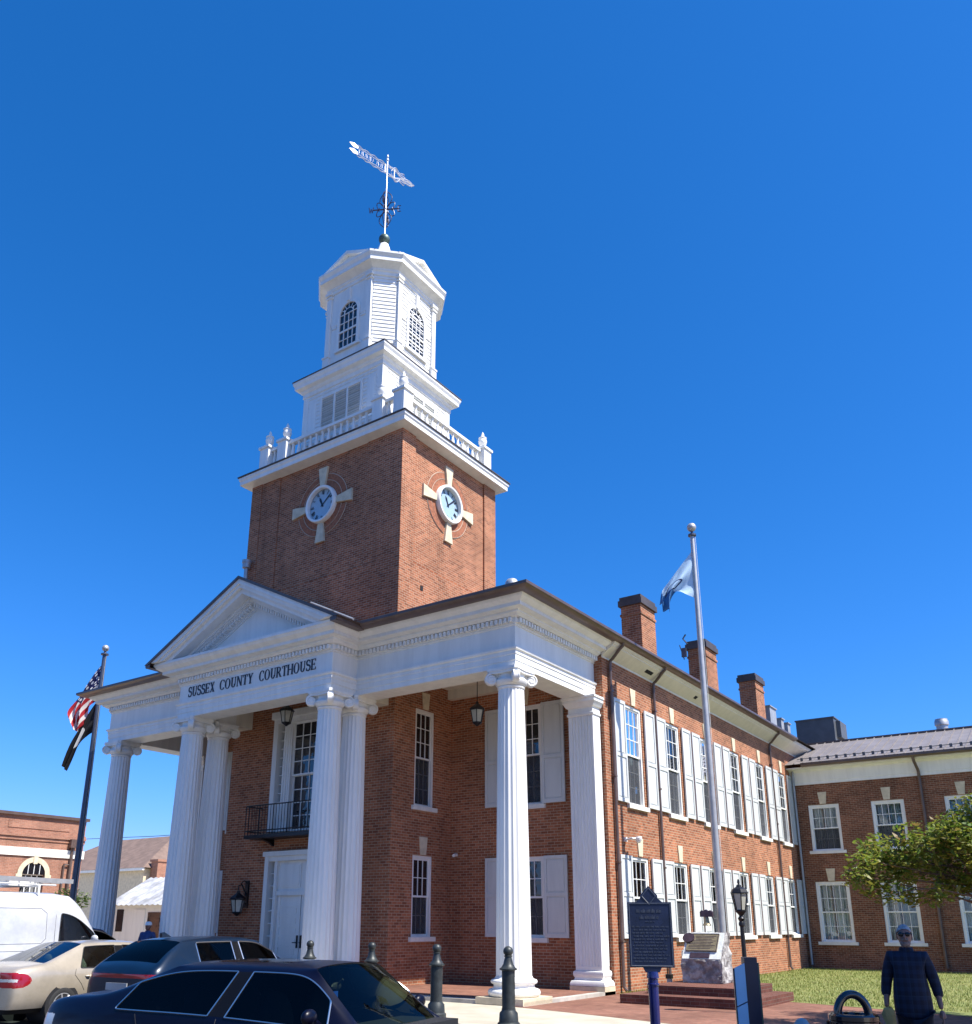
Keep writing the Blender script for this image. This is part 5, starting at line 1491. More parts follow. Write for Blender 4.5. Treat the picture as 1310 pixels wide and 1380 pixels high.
    # wheels
    for x in spec['axles']:
        for s in (-1, 1):
            mb = MB(); ya = on(x, .55, s).y; R_ = spec['wr'] + .05
            n = 30; vs = []
            for yy in (s * .35, ya + s * .004): vs += [(x + R_ * cos(2 * pi * k / n), yy, spec['wr'] + R_ * sin(2 * pi * k / n)) for k in range(n)]
            mb.add(vs, [tuple(range(n)), tuple(range(n, 2 * n))] + [(k, (k + 1) % n, n + (k + 1) % n, n + k) for k in range(n)])
            mb.build('wheel_arch', mats['dark'], root, world=False)
            mb = MB(); pf = [(spec['wr'] - .10, .10), (spec['wr'] - .03, .105), (spec['wr'], .07), (spec['wr'], -.07), (spec['wr'] - .03, -.1)]
            def ringv(r, d): return [(x + r * cos(2 * pi * k / n), ya + s * (d - .085), spec['wr'] + r * sin(2 * pi * k / n)) for k in range(n)]
            vs = [p for r, d in pf for p in ringv(r, d)]
            mb.add(vs, [(i * n + k, i * n + (k + 1) % n, (i + 1) * n + (k + 1) % n, (i + 1) * n + k) for i in range(len(pf) - 1) for k in range(n)])
            wl = mb.build('wheel', M['rubber'], root, smooth=60, world=False)
            mb = MB(); r0 = spec['wr'] - .10
            mb.add(ringv(r0, .095) + ringv(r0 - .025, .095) + ringv(r0 - .03, .05), [(k, (k + 1) % n, n + (k + 1) % n, n + k) for k in range(n)] + [(n + k, n + (k + 1) % n, 2 * n + (k + 1) % n, 2 * n + k) for k in range(n)] + [tuple(range(2 * n, 3 * n))])
            for q in range(7):
                a = 2 * pi * q / 7; c0 = Vector((x, ya + s * .0, spec['wr'])); d = Vector((cos(a), 0, sin(a)))
                mb.tube([c0 + d * .03, c0 + d * (r0 - .02)], [.028, .02], 5)
            mb.build('rim', M['steel'], wl, world=False)
    # panel gaps, handles, mirrors
    if spec.get('gaps'):
        mb = MB()
        for line in spec['gaps']:
            for s in (-1, 1):
                pts = []
                for (xa, za), (xb, zb) in zip(line, line[1:]):
                    m_ = 6
                    for q in range(m_ + (1 if (xb, zb) == line[-1] else 0)):
                        t = q / m_; pts.append(on(xa + (xb - xa) * t, za + (zb - za) * t, s))
                mb.tube(pts, .005, 4)
        mb.build('panel_gap', M['trim'], parts[0], world=False)
    for x, z in spec.get('handles', []):
        for s in (-1, 1):
            p = on(x, z, s); mb = MB(); mb.tube([p + Vector((-.10, 0, 0)), p + Vector((-.07, s * .03, 0)), p + Vector((.07, s * .03, 0)), p + Vector((.10, 0, 0))], [.012, .018, .018, .012], 8)
            mb.build('door_handle', mats['handle'], root, smooth=50, world=False)
    if 'mirror' in spec:
        x, z = spec['mirror']
        for s in (-1, 1):
            p = on(x, z - .05, s); mb = MB(); mb.ball((p.x, p.y + s * .16, z + .03), .10, 14, sx=.55, sy=1.05, sz=.75); mb.tube([p, (p.x, p.y + s * .1, z)], .03, 6)
            mb.build('mirror', mats[0], root, smooth=60, world=False)
    # inside: floor pan and seats
    mb = MB(); sx0, sx1 = spec['cabin']; mb.box(sx0 - .3, sx1 + .5, -w * .8, w * .8, .35, .42); mb.box(sx1 + .1, sx1 + .75, -w * .78, w * .78, .55, belt - .06)
    mb.box(sx0 - .45, sx0, -w * .75, w * .75, .5, belt - .05); mb.build('interior', M['trim'], root, world=False)
    for x in spec['seats']:
        for y in (-.38, .38):
            mb = MB(); mb.ball((x, y, .80), .27, 14, sx=.45, sz=1.35); mb.ball((x + .25, y, .52), .26, 12, sz=.4); mb.ball((x - .10, y, zr - .36), .13, 12, sx=.5, sz=.85); mb.build('seat', M['seat'], root, smooth=60, world=False)
    return parts, on

def carmats(paint, tint, wind, trimline, handle=None):
    return {0: paint, 1: tint, 2: wind, 3: tint, 4: M['red_lens'], 5: M['glass'], 6: M['pillar'], 7: M['clear_lens'], 'trimline': trimline, 'handle': handle or paint, 'dark': M['dark']}

SED = [(-2.75, 0, 0, .94, .80, .90), (-2.66, 0, 0, 1.0, .92, .93), (-2.3, 0, 0, 1.05, .985, .95), (-1.85, 0, 0, 1.06, 1, .96), (-1.55, -1.38, .52, 1.06, 1, .955), (-1.2, -.98, .92, 1.06, 1, .95), (-.72, -.52, 1, 1.06, 1, .95),
       (-.23, -.08, 1, 1.06, 1, .94), (-.15, 0, 1, 1.06, 1, .94), (.35, .42, 1, .95, 1, .92), (.80, .76, .965, .92, 1, .90), (1.12, 1.05, .52, .88, 1, .87), (1.44, 1.44, 0, .83, .99, .83), (1.8, 0, 0, .80, .97, .79), (2.25, 0, 0, .74, .90, .72), (2.45, 0, 0, .60, .74, .60)]
def sed_cls(i, j):
    if j == 4 and i in (4, 5, 6, 8, 9, 10): return 1
    if j == 4 and i == 7: return 6
    if j >= 6 and i in (10, 11): return 2
    if j >= 6 and i in (3, 4): return 3
    return 0
BX, BY, BH = 3.98, -10.60, radians(9)
blk = thing('parked_car', 'midnight blue sedan with chrome window line in the foreground', 'car', (BX, BY, -.17), BH)
blk_spec = dict(stations=SED, w=.92, belt=.94, zr=1.43, yr=.60, cls=sed_cls, axles=(-1.55, 1.45), wr=.34, cabin=(-1.2, .9), seats=(-.85, .15),
    paint=[(lambda c, n, k: k == 0 and -.75 < c.x < .28 and abs(c.y) < .42 and n.z > .9, 5),
           (lambda c, n, k: k == 0 and c.x < -2.45 and abs(c.y) > .42 and .70 < c.z < .87, 7), (lambda c, n, k: k == 0 and c.z < .3, 6)],
    gaps=[[(-.18, .92), (-.18, .35)], [(1.05, .88), (1.1, .35)], [(-1.25, .92), (-1.05, .6), (-1.15, .45)]], handles=[(-.95, .80), (.05, .79)], mirror=(1.02, .97), cr=.008)
parts, on = car(blk, blk_spec, carmats(M['paint_black'], M['tint'], M['wind'], M['chrome']))
mb = MB(); mb.tube([(.72, -.05, 1.27), (.66, -.05, 1.22)], .012, 6); mb.ball((.64, -.05, 1.2), .09, 12, sx=.25, sz=.45); mb.build('rear_view_mirror', M['trim'], blk, world=False)
def placard():
    o = thing('parking_placard', 'blue hanging parking placard behind the windscreen of the foreground car', 'placard', (BX, BY, -.17), BH)
    mb = MB(); mb.box(.69, .694, -.22, -.09, .86, 1.16); p = mb.build('card', M['navy_bright'], o, world=False)
    mb = MB(); mb.box(.695, .697, -.20, -.11, 1.02, 1.05); mb.box(.685, .687, -.20, -.11, 1.0, 1.04)
    for xx in (.697, .687):
        mb.ball((xx, -.155, .98), .014, 8, sx=.2); mb.tube([(xx, -.155, .965), (xx, -.155, .925), (xx, -.125, .925), (xx, -.115, .895)], .006, 5)
        mb.tube([(xx, -.155 + .035 * cos(a), .905 + .032 * sin(a)) for a in [radians(140 + 24 * k) for k in range(9)]], .005, 5)
    mb.build('symbol', M['white_plastic'], p, world=False)
M['navy_bright'] = plain('bright_blue_plastic', (.02, .07, .40), .4)
placard()

BLU = [(-2.24, 0, 0, .90, .84, .84), (-2.17, 0, 0, 1.02, .93, .96), (-2.02, 0, 0, 1.10, .97, 1.02), (-1.82, -1.78, .42, 1.12, .99, 1.03), (-1.50, -1.42, .86, 1.12, 1, 1.03), (-1.12, -1.1, .98, 1.12, 1, 1.02), (-.62, -.6, 1, 1.1, 1, 1.0),
       (-.10, -.1, 1, 1.1, 1, .99), (.0, 0, 1, 1.1, 1, .99), (.45, .35, .98, 1.05, 1, .98), (.78, .62, .90, 1.03, 1, .97), (1.1, .98, .5, 1.03, 1, .96), (1.42, 1.42, 0, 1.0, .99, .95), (1.8, 0, 0, .97, .97, .92), (2.12, 0, 0, .88, .9, .84), (2.26, 0, 0, .68, .76, .68)]
def blu_cls(i, j):
    if j == 4 and i in (5, 6, 8, 9, 10): return 1
    if j == 4 and i == 7: return 6
    if j >= 6 and i in (10, 11): return 2
    if j >= 6 and i in (2, 3): return 3
    return 0
blu = thing('parked_car', 'blue crossover with a thin red light bar and shark fin aerial behind the foreground car', 'car', (-3.64, -5.5, -.16), radians(97.2))
blu_spec = dict(stations=BLU, w=.92, belt=1.0, zr=1.535, yr=.60, cls=blu_cls, axles=(-1.35, 1.35), wr=.35, cabin=(-1.2, .95), seats=(-.75, .2),
    paint=[(lambda c, n, k: k == 0 and c.x < -1.9 and .86 < c.z < .93 and (n.x < -.3 or c.x < -2.05), 4), (lambda c, n, k: k == 0 and c.z < .42, 6), (lambda c, n, k: k == 0 and c.x < -2.0 and c.z < .55, 6)],
    gaps=[[(-.05, .97), (-.05, .4)], [(1.1, .93), (1.1, .4)], [(-1.05, .99), (-.95, .7), (-1.0, .5)]], handles=[(-.85, .88), (.15, .87)], mirror=(1.05, 1.0), cr=.011)
parts, on = car(blu, blu_spec, carmats(M['paint_blue'], M['tint'], M['wind'], M['chrome']))
mb = MB(); mb.prism([(-1.35, 1.53), (-1.12, 1.545), (-1.30, 1.63), (-1.36, 1.61)], 'y', -.03, .03); mb.build('aerial_fin', M['paint_blue'], blu, world=False)
mb = MB(); mb.box(-2.27, -2.245, -.26, .26, .66, .78); mb.build('number_plate', M['hvac_light'], blu, world=False)

TAN = [(-2.42, 0, 0, .90, .80, .88), (-2.34, 0, 0, .99, .91, .93), (-2.1, 0, 0, 1.04, .97, .96), (-1.72, 0, 0, 1.06, 1, .98), (-1.36, -1.22, .52, 1.06, 1, .975), (-1.02, -.82, .93, 1.06, 1, .97), (-.6, -.5, 1, 1.06, 1, .96),
       (-.04, 0, 1, 1.06, 1, .95), (.08, .1, 1, 1.06, 1, .95), (.5, .42, .98, 1.03, 1, .94), (.85, .68, .92, 1.0, 1, .93), (1.2, 1.02, .5, .98, 1, .92), (1.5, 1.5, 0, .95, .99, .90), (1.9, 0, 0, .90, .96, .86), (2.25, 0, 0, .82, .88, .78), (2.42, 0, 0, .64, .74, .64)]
def tan_cls(i, j):
    if j == 4 and i in (5, 6, 8, 9, 10): return 1
    if j == 4 and i == 7: return 6
    if j >= 6 and i in (10, 11): return 2
    if j >= 6 and i in (3, 4): return 3
    return 0
tanc = thing('parked_car', 'tan sedan with a round red tail light cut by the left edge of the view', 'car', (-6.38, -6.32, -.18), radians(98.3))
tan_spec = dict(stations=TAN, w=.90, belt=.96, zr=1.455, yr=.58, cls=tan_cls, axles=(-1.38, 1.36), wr=.325, cabin=(-1.0, 1.0), seats=(-.7, .25), cr=.010,
    paint=[(lambda c, n, k: k == 0 and c.x < -2.1 and abs(c.y) > .40 and ((c.x + 2.32) / .22) ** 2 * .6 + ((c.z - .80) / .125) ** 2 < 1 and abs(c.z - .795) < .025 and abs(c.y) < .80, 7),
           (lambda c, n, k: k == 0 and c.x < -2.05 and abs(c.y) > .40 and ((c.x + 2.34) / .26) ** 2 + ((c.z - .80) / .135) ** 2 < 1, 4), (lambda c, n, k: k == 0 and c.z < .30, 6)],
    gaps=[[(.02, .94), (.02, .35)], [(-1.12, .96), (-1.16, .85), (-1.0, .68), (-.92, .56)], [(1.2, .9), (1.2, .4)]], handles=[(-.82, .82), (.25, .81)], mirror=(1.0, .97))
car(tanc, tan_spec, carmats(M['paint_tan'], M['cargreen'], M['wind'], M['trim']))
far = thing('parked_car', 'dark car half hidden behind the tan car, beside the person in white cap', 'car', (-10.8, -4.4, -.18), radians(100))
car(far, dict(blu_spec, paint=[]), carmats(M['paint_black'], M['tint'], M['wind'], M['trim']))
far.scale = (1, 1, 1.12)

VAN = [(-2.95, -2.9, .97, 1.3, .96), (-2.8, -2.78, 1, 1.3, .99), (-1.5, -1.5, 1, 1.3, 1), (0, 0, 1, 1.3, 1), (.85, .85, 1, 1.3, 1), (.98, .98, 1, 1.3, 1), (1.55, 1.2, .97, 1.3, 1), (1.95, 1.55, .80, 1.28, 1), (2.15, 1.98, .42, 1.26, .99), (2.38, 2.38, 0, 1.24, .98), (2.7, 0, 0, 1.14, .95), (2.88, 0, 0, .95, .85)]
def van_cls(i, j):
    if j == 4 and i in (5, 6, 7): return 1
    if j >= 6 and i in (6, 7, 8): return 2
    return 0
van = thing('parked_van', 'white high roof cargo van with a ladder on its roof rack', 'van', (-9.31, -7.01, -.17), radians(100))
van_spec = dict(stations=VAN, w=1.0, belt=1.32, zr=2.46, yr=.86, cls=van_cls, axles=(-1.6, 1.75), wr=.35, cabin=(.6, 1.7), seats=(1.0,), chrome=True, cr=.014, lev=3,
    rf=[(.925, 2.0), (.83, 2.42), (.47, 2.468), (0, 2.478)], paint=[(lambda c, n, k: k == 0 and c.z < .35, 6)],
    gaps=[[(.85, 2.25), (.85, .4)], [(.45, 2.1), (.6, 2.0), (.62, 1.45), (.5, 1.35), (-1.6, 1.35), (-1.75, 1.5), (-1.72, 2.0), (-1.6, 2.1), (.45, 2.1)], [(-2.7, 1.2), (.8, 1.2)]], handles=[(1.05, 1.15)], mirror=(1.85, 1.42))
car(van, van_spec, carmats(M['paint_white'], M['cargreen'], M['wind'], M['trim'], M['trim']))
mb = MB()
for x in (-2.2, -.9, .4): mb.tube([(x, -.78, 2.42), (x, -.78, 2.6), (x, .78, 2.6), (x, .78, 2.42)], .028, 6)
for y in (-.7, .7): mb.tube([(-2.5, y, 2.63), (.9, y, 2.63)], .022, 6)
mb.box(-.1, .55, -.4, .35, 2.60, 2.72); mb.box(-1.6, -1.2, -.5, .5, 2.60, 2.70); mb.build('roof_rack', M['white_plastic'], van, world=False)
lad = thing('ladder', 'aluminium ladder lying on the roof rack of the white van', 'ladder', (-9.31, -7.01, -.17), radians(100))
mb = MB()
for y in (-.72, -.34): mb.box(-2.9, 1.35, y - .02, y + .02, 2.68, 2.78)
mb.build('rails', M['steel'], lad, world=False)
mb = MB()
for k in range(15): x = -2.75 + k * .29; mb.tube([(x, -.72, 2.73), (x, -.34, 2.73)], .018, 6)
mb.build('rungs', M['steel'], lad, world=False)

# ------------------------------------------------------------------ PEOPLE
def skin(joints, edges, root=0, sub=2):
    """joints: list of (pos, radius or (rx, ry)); returns verts, faces of a skinned tube surface"""
    me = bpy.data.meshes.new('skel'); me.from_pydata([j[0] for j in joints], edges, [])
    ob = bpy.data.objects.new('skel', me); C.objects.link(ob)
    sk = ob.modifiers.new('k', 'SKIN'); sk.use_smooth_shade = True
    ob.modifiers.new('s', 'SUBSURF').levels = sub; ob.modifiers['s'].render_levels = sub
    for i, j in enumerate(joints):
        r = j[1]; me.skin_vertices[0].data[i].radius = r if isinstance(r, tuple) else (r, r)
        me.skin_vertices[0].data[i].use_root = (i == root)
    dg = bpy.context.evaluated_depsgraph_get(); ev = bpy.data.meshes.new_from_object(ob.evaluated_get(dg))
    V = [tuple(v.co) for v in ev.vertices]; F = [tuple(p.vertices) for p in ev.polygons]
    bpy.data.objects.remove(ob); bpy.data.meshes.remove(me); bpy.data.meshes.remove(ev)
    return V, F
def person(loc, rz, label, H=1.0, shirt=None, belly=1.0, cap=False, glasses=True, hold=False, slim=1.0):
    t = thing('person', label, 'person', loc, rz)
    # x = the person's left, y = backwards (they face -y)
    sh, el, wr = (.185, .0, 1.40), (.262, .02, 1.12), (.285, -.05, .885)
    hip, kn, an = (.095, 0, .90), (.105, -.02, .49), (.115, .02, .075)
    J = [((0, 0, .95), .13), ((0, -.01, 1.12), .13), ((0, 0, 1.30), .14), ((0, .01, 1.44), .075), ((0, 0, 1.52), .055)]
    E = [(0, 1), (1, 2), (2, 3), (3, 4)]
    def limb(pts, at):
        p = at
        for q in pts: J.append(q); E.append((p, len(J) - 1)); p = len(J) - 1
        return p
    for s in (-1, 1):
        limb([((s * sh[0], sh[1], sh[2]), .06), ((s * el[0], el[1], el[2]), .042), ((s * wr[0], wr[1], wr[2]), .028)], 2)
        limb([((s * hip[0], 0, .88), .09), ((s * kn[0], kn[1], kn[2]), .058), ((s * an[0], an[1], an[2]), .04), ((s * .13, -.14, .04), .035)], 0)
    V, F = skin(J, E)
    mb = MB(); mb.add(V, F)
    # head, face, ears
    mb.ball((0, -.01, 1.615), .082, 20, sx=.93, sy=1.12, sz=1.32); mb.ball((0, -.045, 1.555), .055, 14, sx=1.0, sy=.9, sz=.8)
    mb.tube([(0, -.098, 1.635), (0, -.122, 1.60), (0, -.10, 1.588)], [.010, .016, .012], 8)
    for s in (-1, 1): mb.ball((s * .078, .01, 1.61), .03, 10, sx=.35, sy=.7, sz=1.05)
    mb.tube([(-.028, -.096, 1.562), (0, -.101, 1.560), (.028, -.096, 1.562)], .006, 6)
    # hands: palm, four unequal bent fingers, a thumb
    for s in (-1, 1):
        W = Vector((s * wr[0], wr[1], wr[2])); dn = Vector((s * .05, -.12, -1)).normalized(); fw = Vector((0, -1, .12)).normalized(); sd = dn.cross(fw)
        P = [(W, .024), (W + dn * .05, (.042, .018)), (W + dn * .09, (.044, .016))]
        V, F = skin([(tuple(a), b) for a, b in P], [(0, 1), (1, 2)]); mb.add(V, F)
        for k, ln in enumerate((.070, .082, .076, .058)):
            o = W + dn * .085 + fw * (.028 - k * .019); c = Vector((-s, 0, 0)); cu = .35 + .1 * k + (.5 if hold and s == -1 else 0)
            V, F = skin([(tuple(o), .0095), (tuple(o + dn * ln * .45 + c * ln * .10 * cu), .009), (tuple(o + dn * ln * .78 + c * ln * .36 * cu), .008), (tuple(o + dn * ln * .95 + c * ln * .7 * cu), .007)], [(0, 1), (1, 2), (2, 3)], sub=1); mb.add(V, F)
        o = W + dn * .03 + fw * .03
        V, F = skin([(tuple(o), .012), (tuple(o + dn * .03 + fw * .026), .0105), (tuple(o + dn * .065 + fw * .034 + Vector((-s * .012, 0, 0))), .009)], [(0, 1), (1, 2)], sub=1); mb.add(V, F)
    body = mb.build('body', M['skin'], t, smooth=80, world=False)
    # shirt
    J = [((0, 0, .74), (.195 * belly, .15 * belly)), ((0, 0, .90), (.195 * belly, .15 * belly)), ((0, -.02 * belly, 1.05), (.19 * belly, .15 * belly)), ((0, -.01, 1.22), (.185, .145)), ((0, .0, 1.36), (.165, .115)), ((0, .01, 1.455), (.078, .075))]
    E = [(0, 1), (1, 2), (2, 3), (3, 4), (4, 5)]
    for s in (-1, 1):
        limb([((s * .175, 0, 1.395), .085), ((s * .245, .015, 1.19), .068), ((s * .272, .015, 1.06), .060), ((s * .278, -.01, .99), .056)], 4)
    V, F = skin(J, E); mb = MB(); mb.add(V, F)
    sh_ = mb.build('shirt', shirt or M['plaid'], t, smooth=80, world=False)
    mb = MB(); mb.lathe([(.078, 1.43), (.082, 1.47), (.070, 1.50), (.066, 1.47)], 18, 0, .005, cap=False); mb.build('collar', shirt or M['plaid'], sh_, smooth=60, world=False)
    # trousers and shoes
    J = [((0, 0, .93), (.17 * belly, .13 * belly))]; E = []
    for s in (-1, 1): limb([((s * .09, 0, .80), .112), ((s * .105, -.01, .48), .082), ((s * .115, .02, .12), .068)], 0)
    V, F = skin(J, E); mb = MB(); mb.add(V, F); mb.build('trousers', M['trousers'], t, smooth=80, world=False)
    for s in (-1, 1):
        mb = MB(); V, F = skin([((s * .115, .05, .045), (.045, .045)), ((s * .122, -.07, .04), (.048, .04)), ((s * .132, -.18, .032), (.042, .03))], [(0, 1), (1, 2)]); mb.add(V, F); mb.build('shoe', M['shoe'], t, smooth=80, world=False)
    # hair, beard, glasses / cap
    if cap:
        mb = MB(); mb.lathe([(.098, 1.645), (.098, 1.68), (.085, 1.725), (.05, 1.745), (.005, 1.75)], 20, 0, -.005); mb.prism([(-.07, -.08), (.07, -.08), (.06, -.17), (0, -.19), (-.06, -.17)], 'z', 1.648, 1.658); mb.build('cap', M['white'], t, smooth=50, world=False)
    else:
        mb = MB(); n = 20
        vs, fs = [], []
        for i in range(7):
            th = pi / 2 - i * (pi / 2 + .25) / 6
            for k in range(n):
                a = 2 * pi * k / n; fr = max(0, -sin(a)); lim = th if th > .55 * fr else .55 * fr + .02 * i
                r = .094 + .006 * noise.noise(Vector((cos(a) * 6, sin(a) * 6, th * 5)))
                vs.append((r * .95 * cos(lim) * cos(a), .002 + r * 1.10 * cos(lim) * sin(a), 1.617 + r * 1.27 * sin(lim)))
        for i in range(6):
            for k in range(n): fs.append((i * n + k, i * n + (k + 1) % n, (i + 1) * n + (k + 1) % n, (i + 1) * n + k))
        mb.add(vs, fs); mb.build('hair', M['hair'], t, smooth=80, world=False)
        mb = MB(); mb.ball((0, -.052, 1.540), .056, 16, sx=1.05, sy=.95, sz=.75); mb.tube([(-.035, -.100, 1.578), (0, -.110, 1.582), (.035, -.100, 1.578)], .011, 8); mb.build('beard', M['beard'], t, smooth=80, world=False)
    if glasses:
        mb = MB()
        for s in (-1, 1): mb.ball((s * .036, -.098, 1.632), .033, 12, sx=1, sy=.3, sz=.72); mb.tube([(s * .066, -.085, 1.638), (s * .080, .0, 1.635)], .004, 5)
        mb.tube([(-.01, -.108, 1.638), (.01, -.108, 1.638)], .005, 5); mb.build('sunglasses', M['glasses'], t, smooth=60, world=False)
    t.scale = (H * slim, H * slim, H)
    return t
man = person((9.36, -6.89, -.05), radians(10), 'grey haired man in a blue plaid shirt and sunglasses walking past the litter bin', H=.985, belly=1.15, hold=True, slim=.91)
t = thing('paper_bag', 'crumpled tan yellow paper held low in the hand of the man in plaid', 'paper', (9.145, -7.04, .575))
mb = MB(); rnd = random.Random(5)
vs = []; fs = []; n = 12
for i, (r, z) in enumerate([(.02, .26), (.055, .24), (.075, .18), (.055, .10), (.05, .03), (.075, -.04), (.02, -.06)]):
    for k in range(n):
        a = 2 * pi * k / n; q = r * (1 + .35 * (rnd.random() - .5)); vs.append((q * cos(a) * .95, q * sin(a) * .35, z + .02 * (rnd.random() - .5)))
for i in range(6):
    for k in range(n): fs.append((i * n + k, i * n + (k + 1) % n, (i + 1) * n + (k + 1) % n, (i + 1) * n + k))
mb.add(vs, fs); mb.build('paper', M['yellow_paper'], t, world=False)
M['navy_cloth'] = plain('navy_cloth', (.03, .06, .16), .85, var=.2, scale=9)
person((-11.4, -1.55, -.05), radians(20), 'person in a white cap and navy top standing beyond the dark blue car', H=.98, shirt=M['navy_cloth'], cap=True, glasses=False)

# ------------------------------------------------------------------ TREES
def leaf_quads(mb, centres, n, size, rnd, flat=.5):
    tot = sum(c[3] ** 2 for c in centres)
    for cx, cy, cz, r in centres:
        for _ in range(int(n * r * r / tot)):
            d = Vector((rnd.gauss(0, 1), rnd.gauss(0, 1), rnd.gauss(0, 1))).normalized() * r * (rnd.random() ** .45)
            p = Vector((cx, cy, cz)) + Vector((d.x, d.y, d.z * .8)); s = size * (.6 + .8 * rnd.random())
            u = Vector((rnd.gauss(0, 1), rnd.gauss(0, 1), rnd.gauss(0, flat))).normalized(); w = u.cross(Vector((rnd.gauss(0, .6), rnd.gauss(0, .6), 1))).normalized()
            nn = u.cross(w) * s * .12
            mb.add([p - u * s, p - u * s * .2 + w * s * .42 + nn, p + u * s * .5 + w * s * .3 + nn, p + u * s, p + u * s * .5 - w * s * .3 + nn, p - u * s * .2 - w * s * .42 + nn], [(0, 1, 2, 3, 4, 5)])
def branch(mb, a, b, r0, r1, rnd, wob=.12, n=7):
    a, b = Vector(a), Vector(b); pts = []; rs = []
    for k in range(n + 1):
        t = k / n; p = a.lerp(b, t) + Vector((rnd.uniform(-1, 1), rnd.uniform(-1, 1), rnd.uniform(-.4, .4) + .8 * sin(pi * t))) * wob * (b - a).length * .25 * (1 if 0 < k < n else 0)
        pts.append(p); rs.append(r0 + (r1 - r0) * t)
    mb.tube(pts, rs, 7); return pts
rnd = random.Random(21)
O = Vector((10.4, 1.4, 0))
t = thing('tree', 'small yellow green tree leaning in from the right edge over the lawn', 'tree', (11.0, 2.2, -.05))
base = Vector((11.0, 2.2, -.05)); clumps = []
seeds = [(-3.45, 2.38, .26), (-3.2, 2.75, .28), (-3.05, 2.30, .30), (-2.85, 2.95, .36), (-2.7, 2.55, .40), (-2.45, 2.15, .26), (-2.45, 3.05, .42), (-2.2, 2.65, .45), (-2.0, 3.25, .42), (-1.85, 2.35, .36), (-1.7, 2.9, .5), (-1.45, 3.5, .48), (-1.3, 2.5, .45), (-1.1, 3.1, .6), (-.9, 3.9, .55), (-.6, 2.7, .5), (-.4, 3.5, .7), (.1, 4.2, .7), (.2, 3.0, .6), (.8, 3.7, .8), (1.0, 4.5, .7), (1.6, 3.4, .8), (1.9, 4.1, .8), (2.5, 3.4, .7)]
for l, z, r in seeds:
    for q in range(2):
        z = z if z < 2.9 else 2.9 + (z - 2.9) * .62
        d = rnd.uniform(-1.0, 1.0) * (1.25 - abs(l) * .22); p = O + LAT * (l + rnd.uniform(-.1, .1)) + DEP * d; clumps.append((p.x, p.y, z + rnd.uniform(-.12, .12), r))
for k in range(18):
    a = rnd.random() * 2 * pi; r = 1.6 * sqrt(rnd.random()); clumps.append((12.3 + r * cos(a), 2.1 + r * sin(a), 5.4 + 2.0 * rnd.random(), .75))
mb = MB()
for k in range(5):
    a = k * 1.3; p1 = base + Vector((cos(a) * .5, sin(a) * .5, 1.3 + .2 * rnd.random())); pts = branch(mb, base + Vector((cos(a) * .12, sin(a) * .12, 0)), p1, .07, .05, rnd)
    for c in clumps[k::5]:
        branch(mb, p1 - Vector((0, 0, .05)), c[:3], .032, .007, rnd, .35)
mb.build('trunk', M['bark'], t, smooth=60)
mb = MB(); leaf_quads(mb, clumps, 34000, .058, rnd); mb.build('crown', M['leaf'], t, recalc=False)
# street tree outside the view on the right: shades the man and the bin
t = thing('tree', 'leafy street tree beside the sidewalk shading the man', 'tree', (14.1, -6.3, -.05))
mb = MB(); b_ = Vector((14.1, -6.3, -.05)); top = branch(mb, b_, b_ + Vector((-.2, .1, 4.2)), .17, .11, rnd)
cl = []
for k in range(26):
    a = rnd.random() * 2 * pi; r = 1.75 * sqrt(rnd.random()); c = (b_.x + r * cos(a) - .1, b_.y + r * sin(a) - .2, 7.2 + rnd.random() * 2.4, .9); cl.append(c); branch(mb, b_ + Vector((-.1, .1, 5.8)), c[:3], .06, .012, rnd, .3)
mb.build('trunk', M['bark'], t, smooth=60)
mb = MB(); leaf_quads(mb, cl, 9000, .11, rnd); mb.build('crown', M['leaf'], t, recalc=False)
for k, (tx, ty, th) in enumerate(((-34, -38, 15), (-22, -46, 17), (-9, -50, 16), (4, -47, 18), (17, -42, 16), (29, -34, 15))):  # unseen trees added to darken reflections and cut the sky fill
    t = thing('tree', ['broad', 'tall', 'round', 'spreading', 'dense', 'wide'][k] + ' unseen tree added across the street behind the viewer for its reflection', 'tree', (tx, ty, -.15), 0, 'added unseen trees across the street')
    mb = MB(); b_ = Vector((tx, ty, -.15)); branch(mb, b_, b_ + Vector((0, 0, th * .6)), .4, .2, rnd)
    cl = []
    for q in range(22):
        a = rnd.random() * 2 * pi; r = 5.0 * sqrt(rnd.random()); c = (tx + r * cos(a), ty + r * sin(a), th * (.35 + .6 * rnd.random()), 2.4); cl.append(c)
        if q % 2: branch(mb, b_ + Vector((0, 0, th * .4)), c[:3], .12, .03, rnd, .3)
    mb.build('trunk', M['bark'], t, smooth=60)
    mb = MB(); leaf_quads(mb, cl, 2600, .42, rnd); mb.build('crown', M['leaf_far'], t, recalc=False)
def shrub(loc, label, name, cl, n, size, trunk_h):
    t = thing(name, label, 'tree' if name == 'tree' else 'shrub', loc)
    mb = MB(); b_ = Vector(loc)
    for c in cl[:8]: branch(mb, b_, c[:3], .05 * trunk_h, .015, rnd, .3)
    mb.build('trunk', M['bark'], t); mb = MB(); leaf_quads(mb, cl, n, size, rnd); mb.build('crown', M['leaf_far'], t, recalc=False)
def blob(cx, cy, z0, z1, r, k): return [(cx + rnd.uniform(-r, r) * .7, cy + rnd.uniform(-r, r) * .7, z0 + (z1 - z0) * rnd.random(), r * rnd.uniform(.35, .6)) for _ in range(k)]
shrub((-28.6, 5.6, -.1), 'green bush between the brick bank and the left column', 'bush', blob(-28.6, 5.6, .6, 2.7, 1.3, 14), 2600, .10, 1)
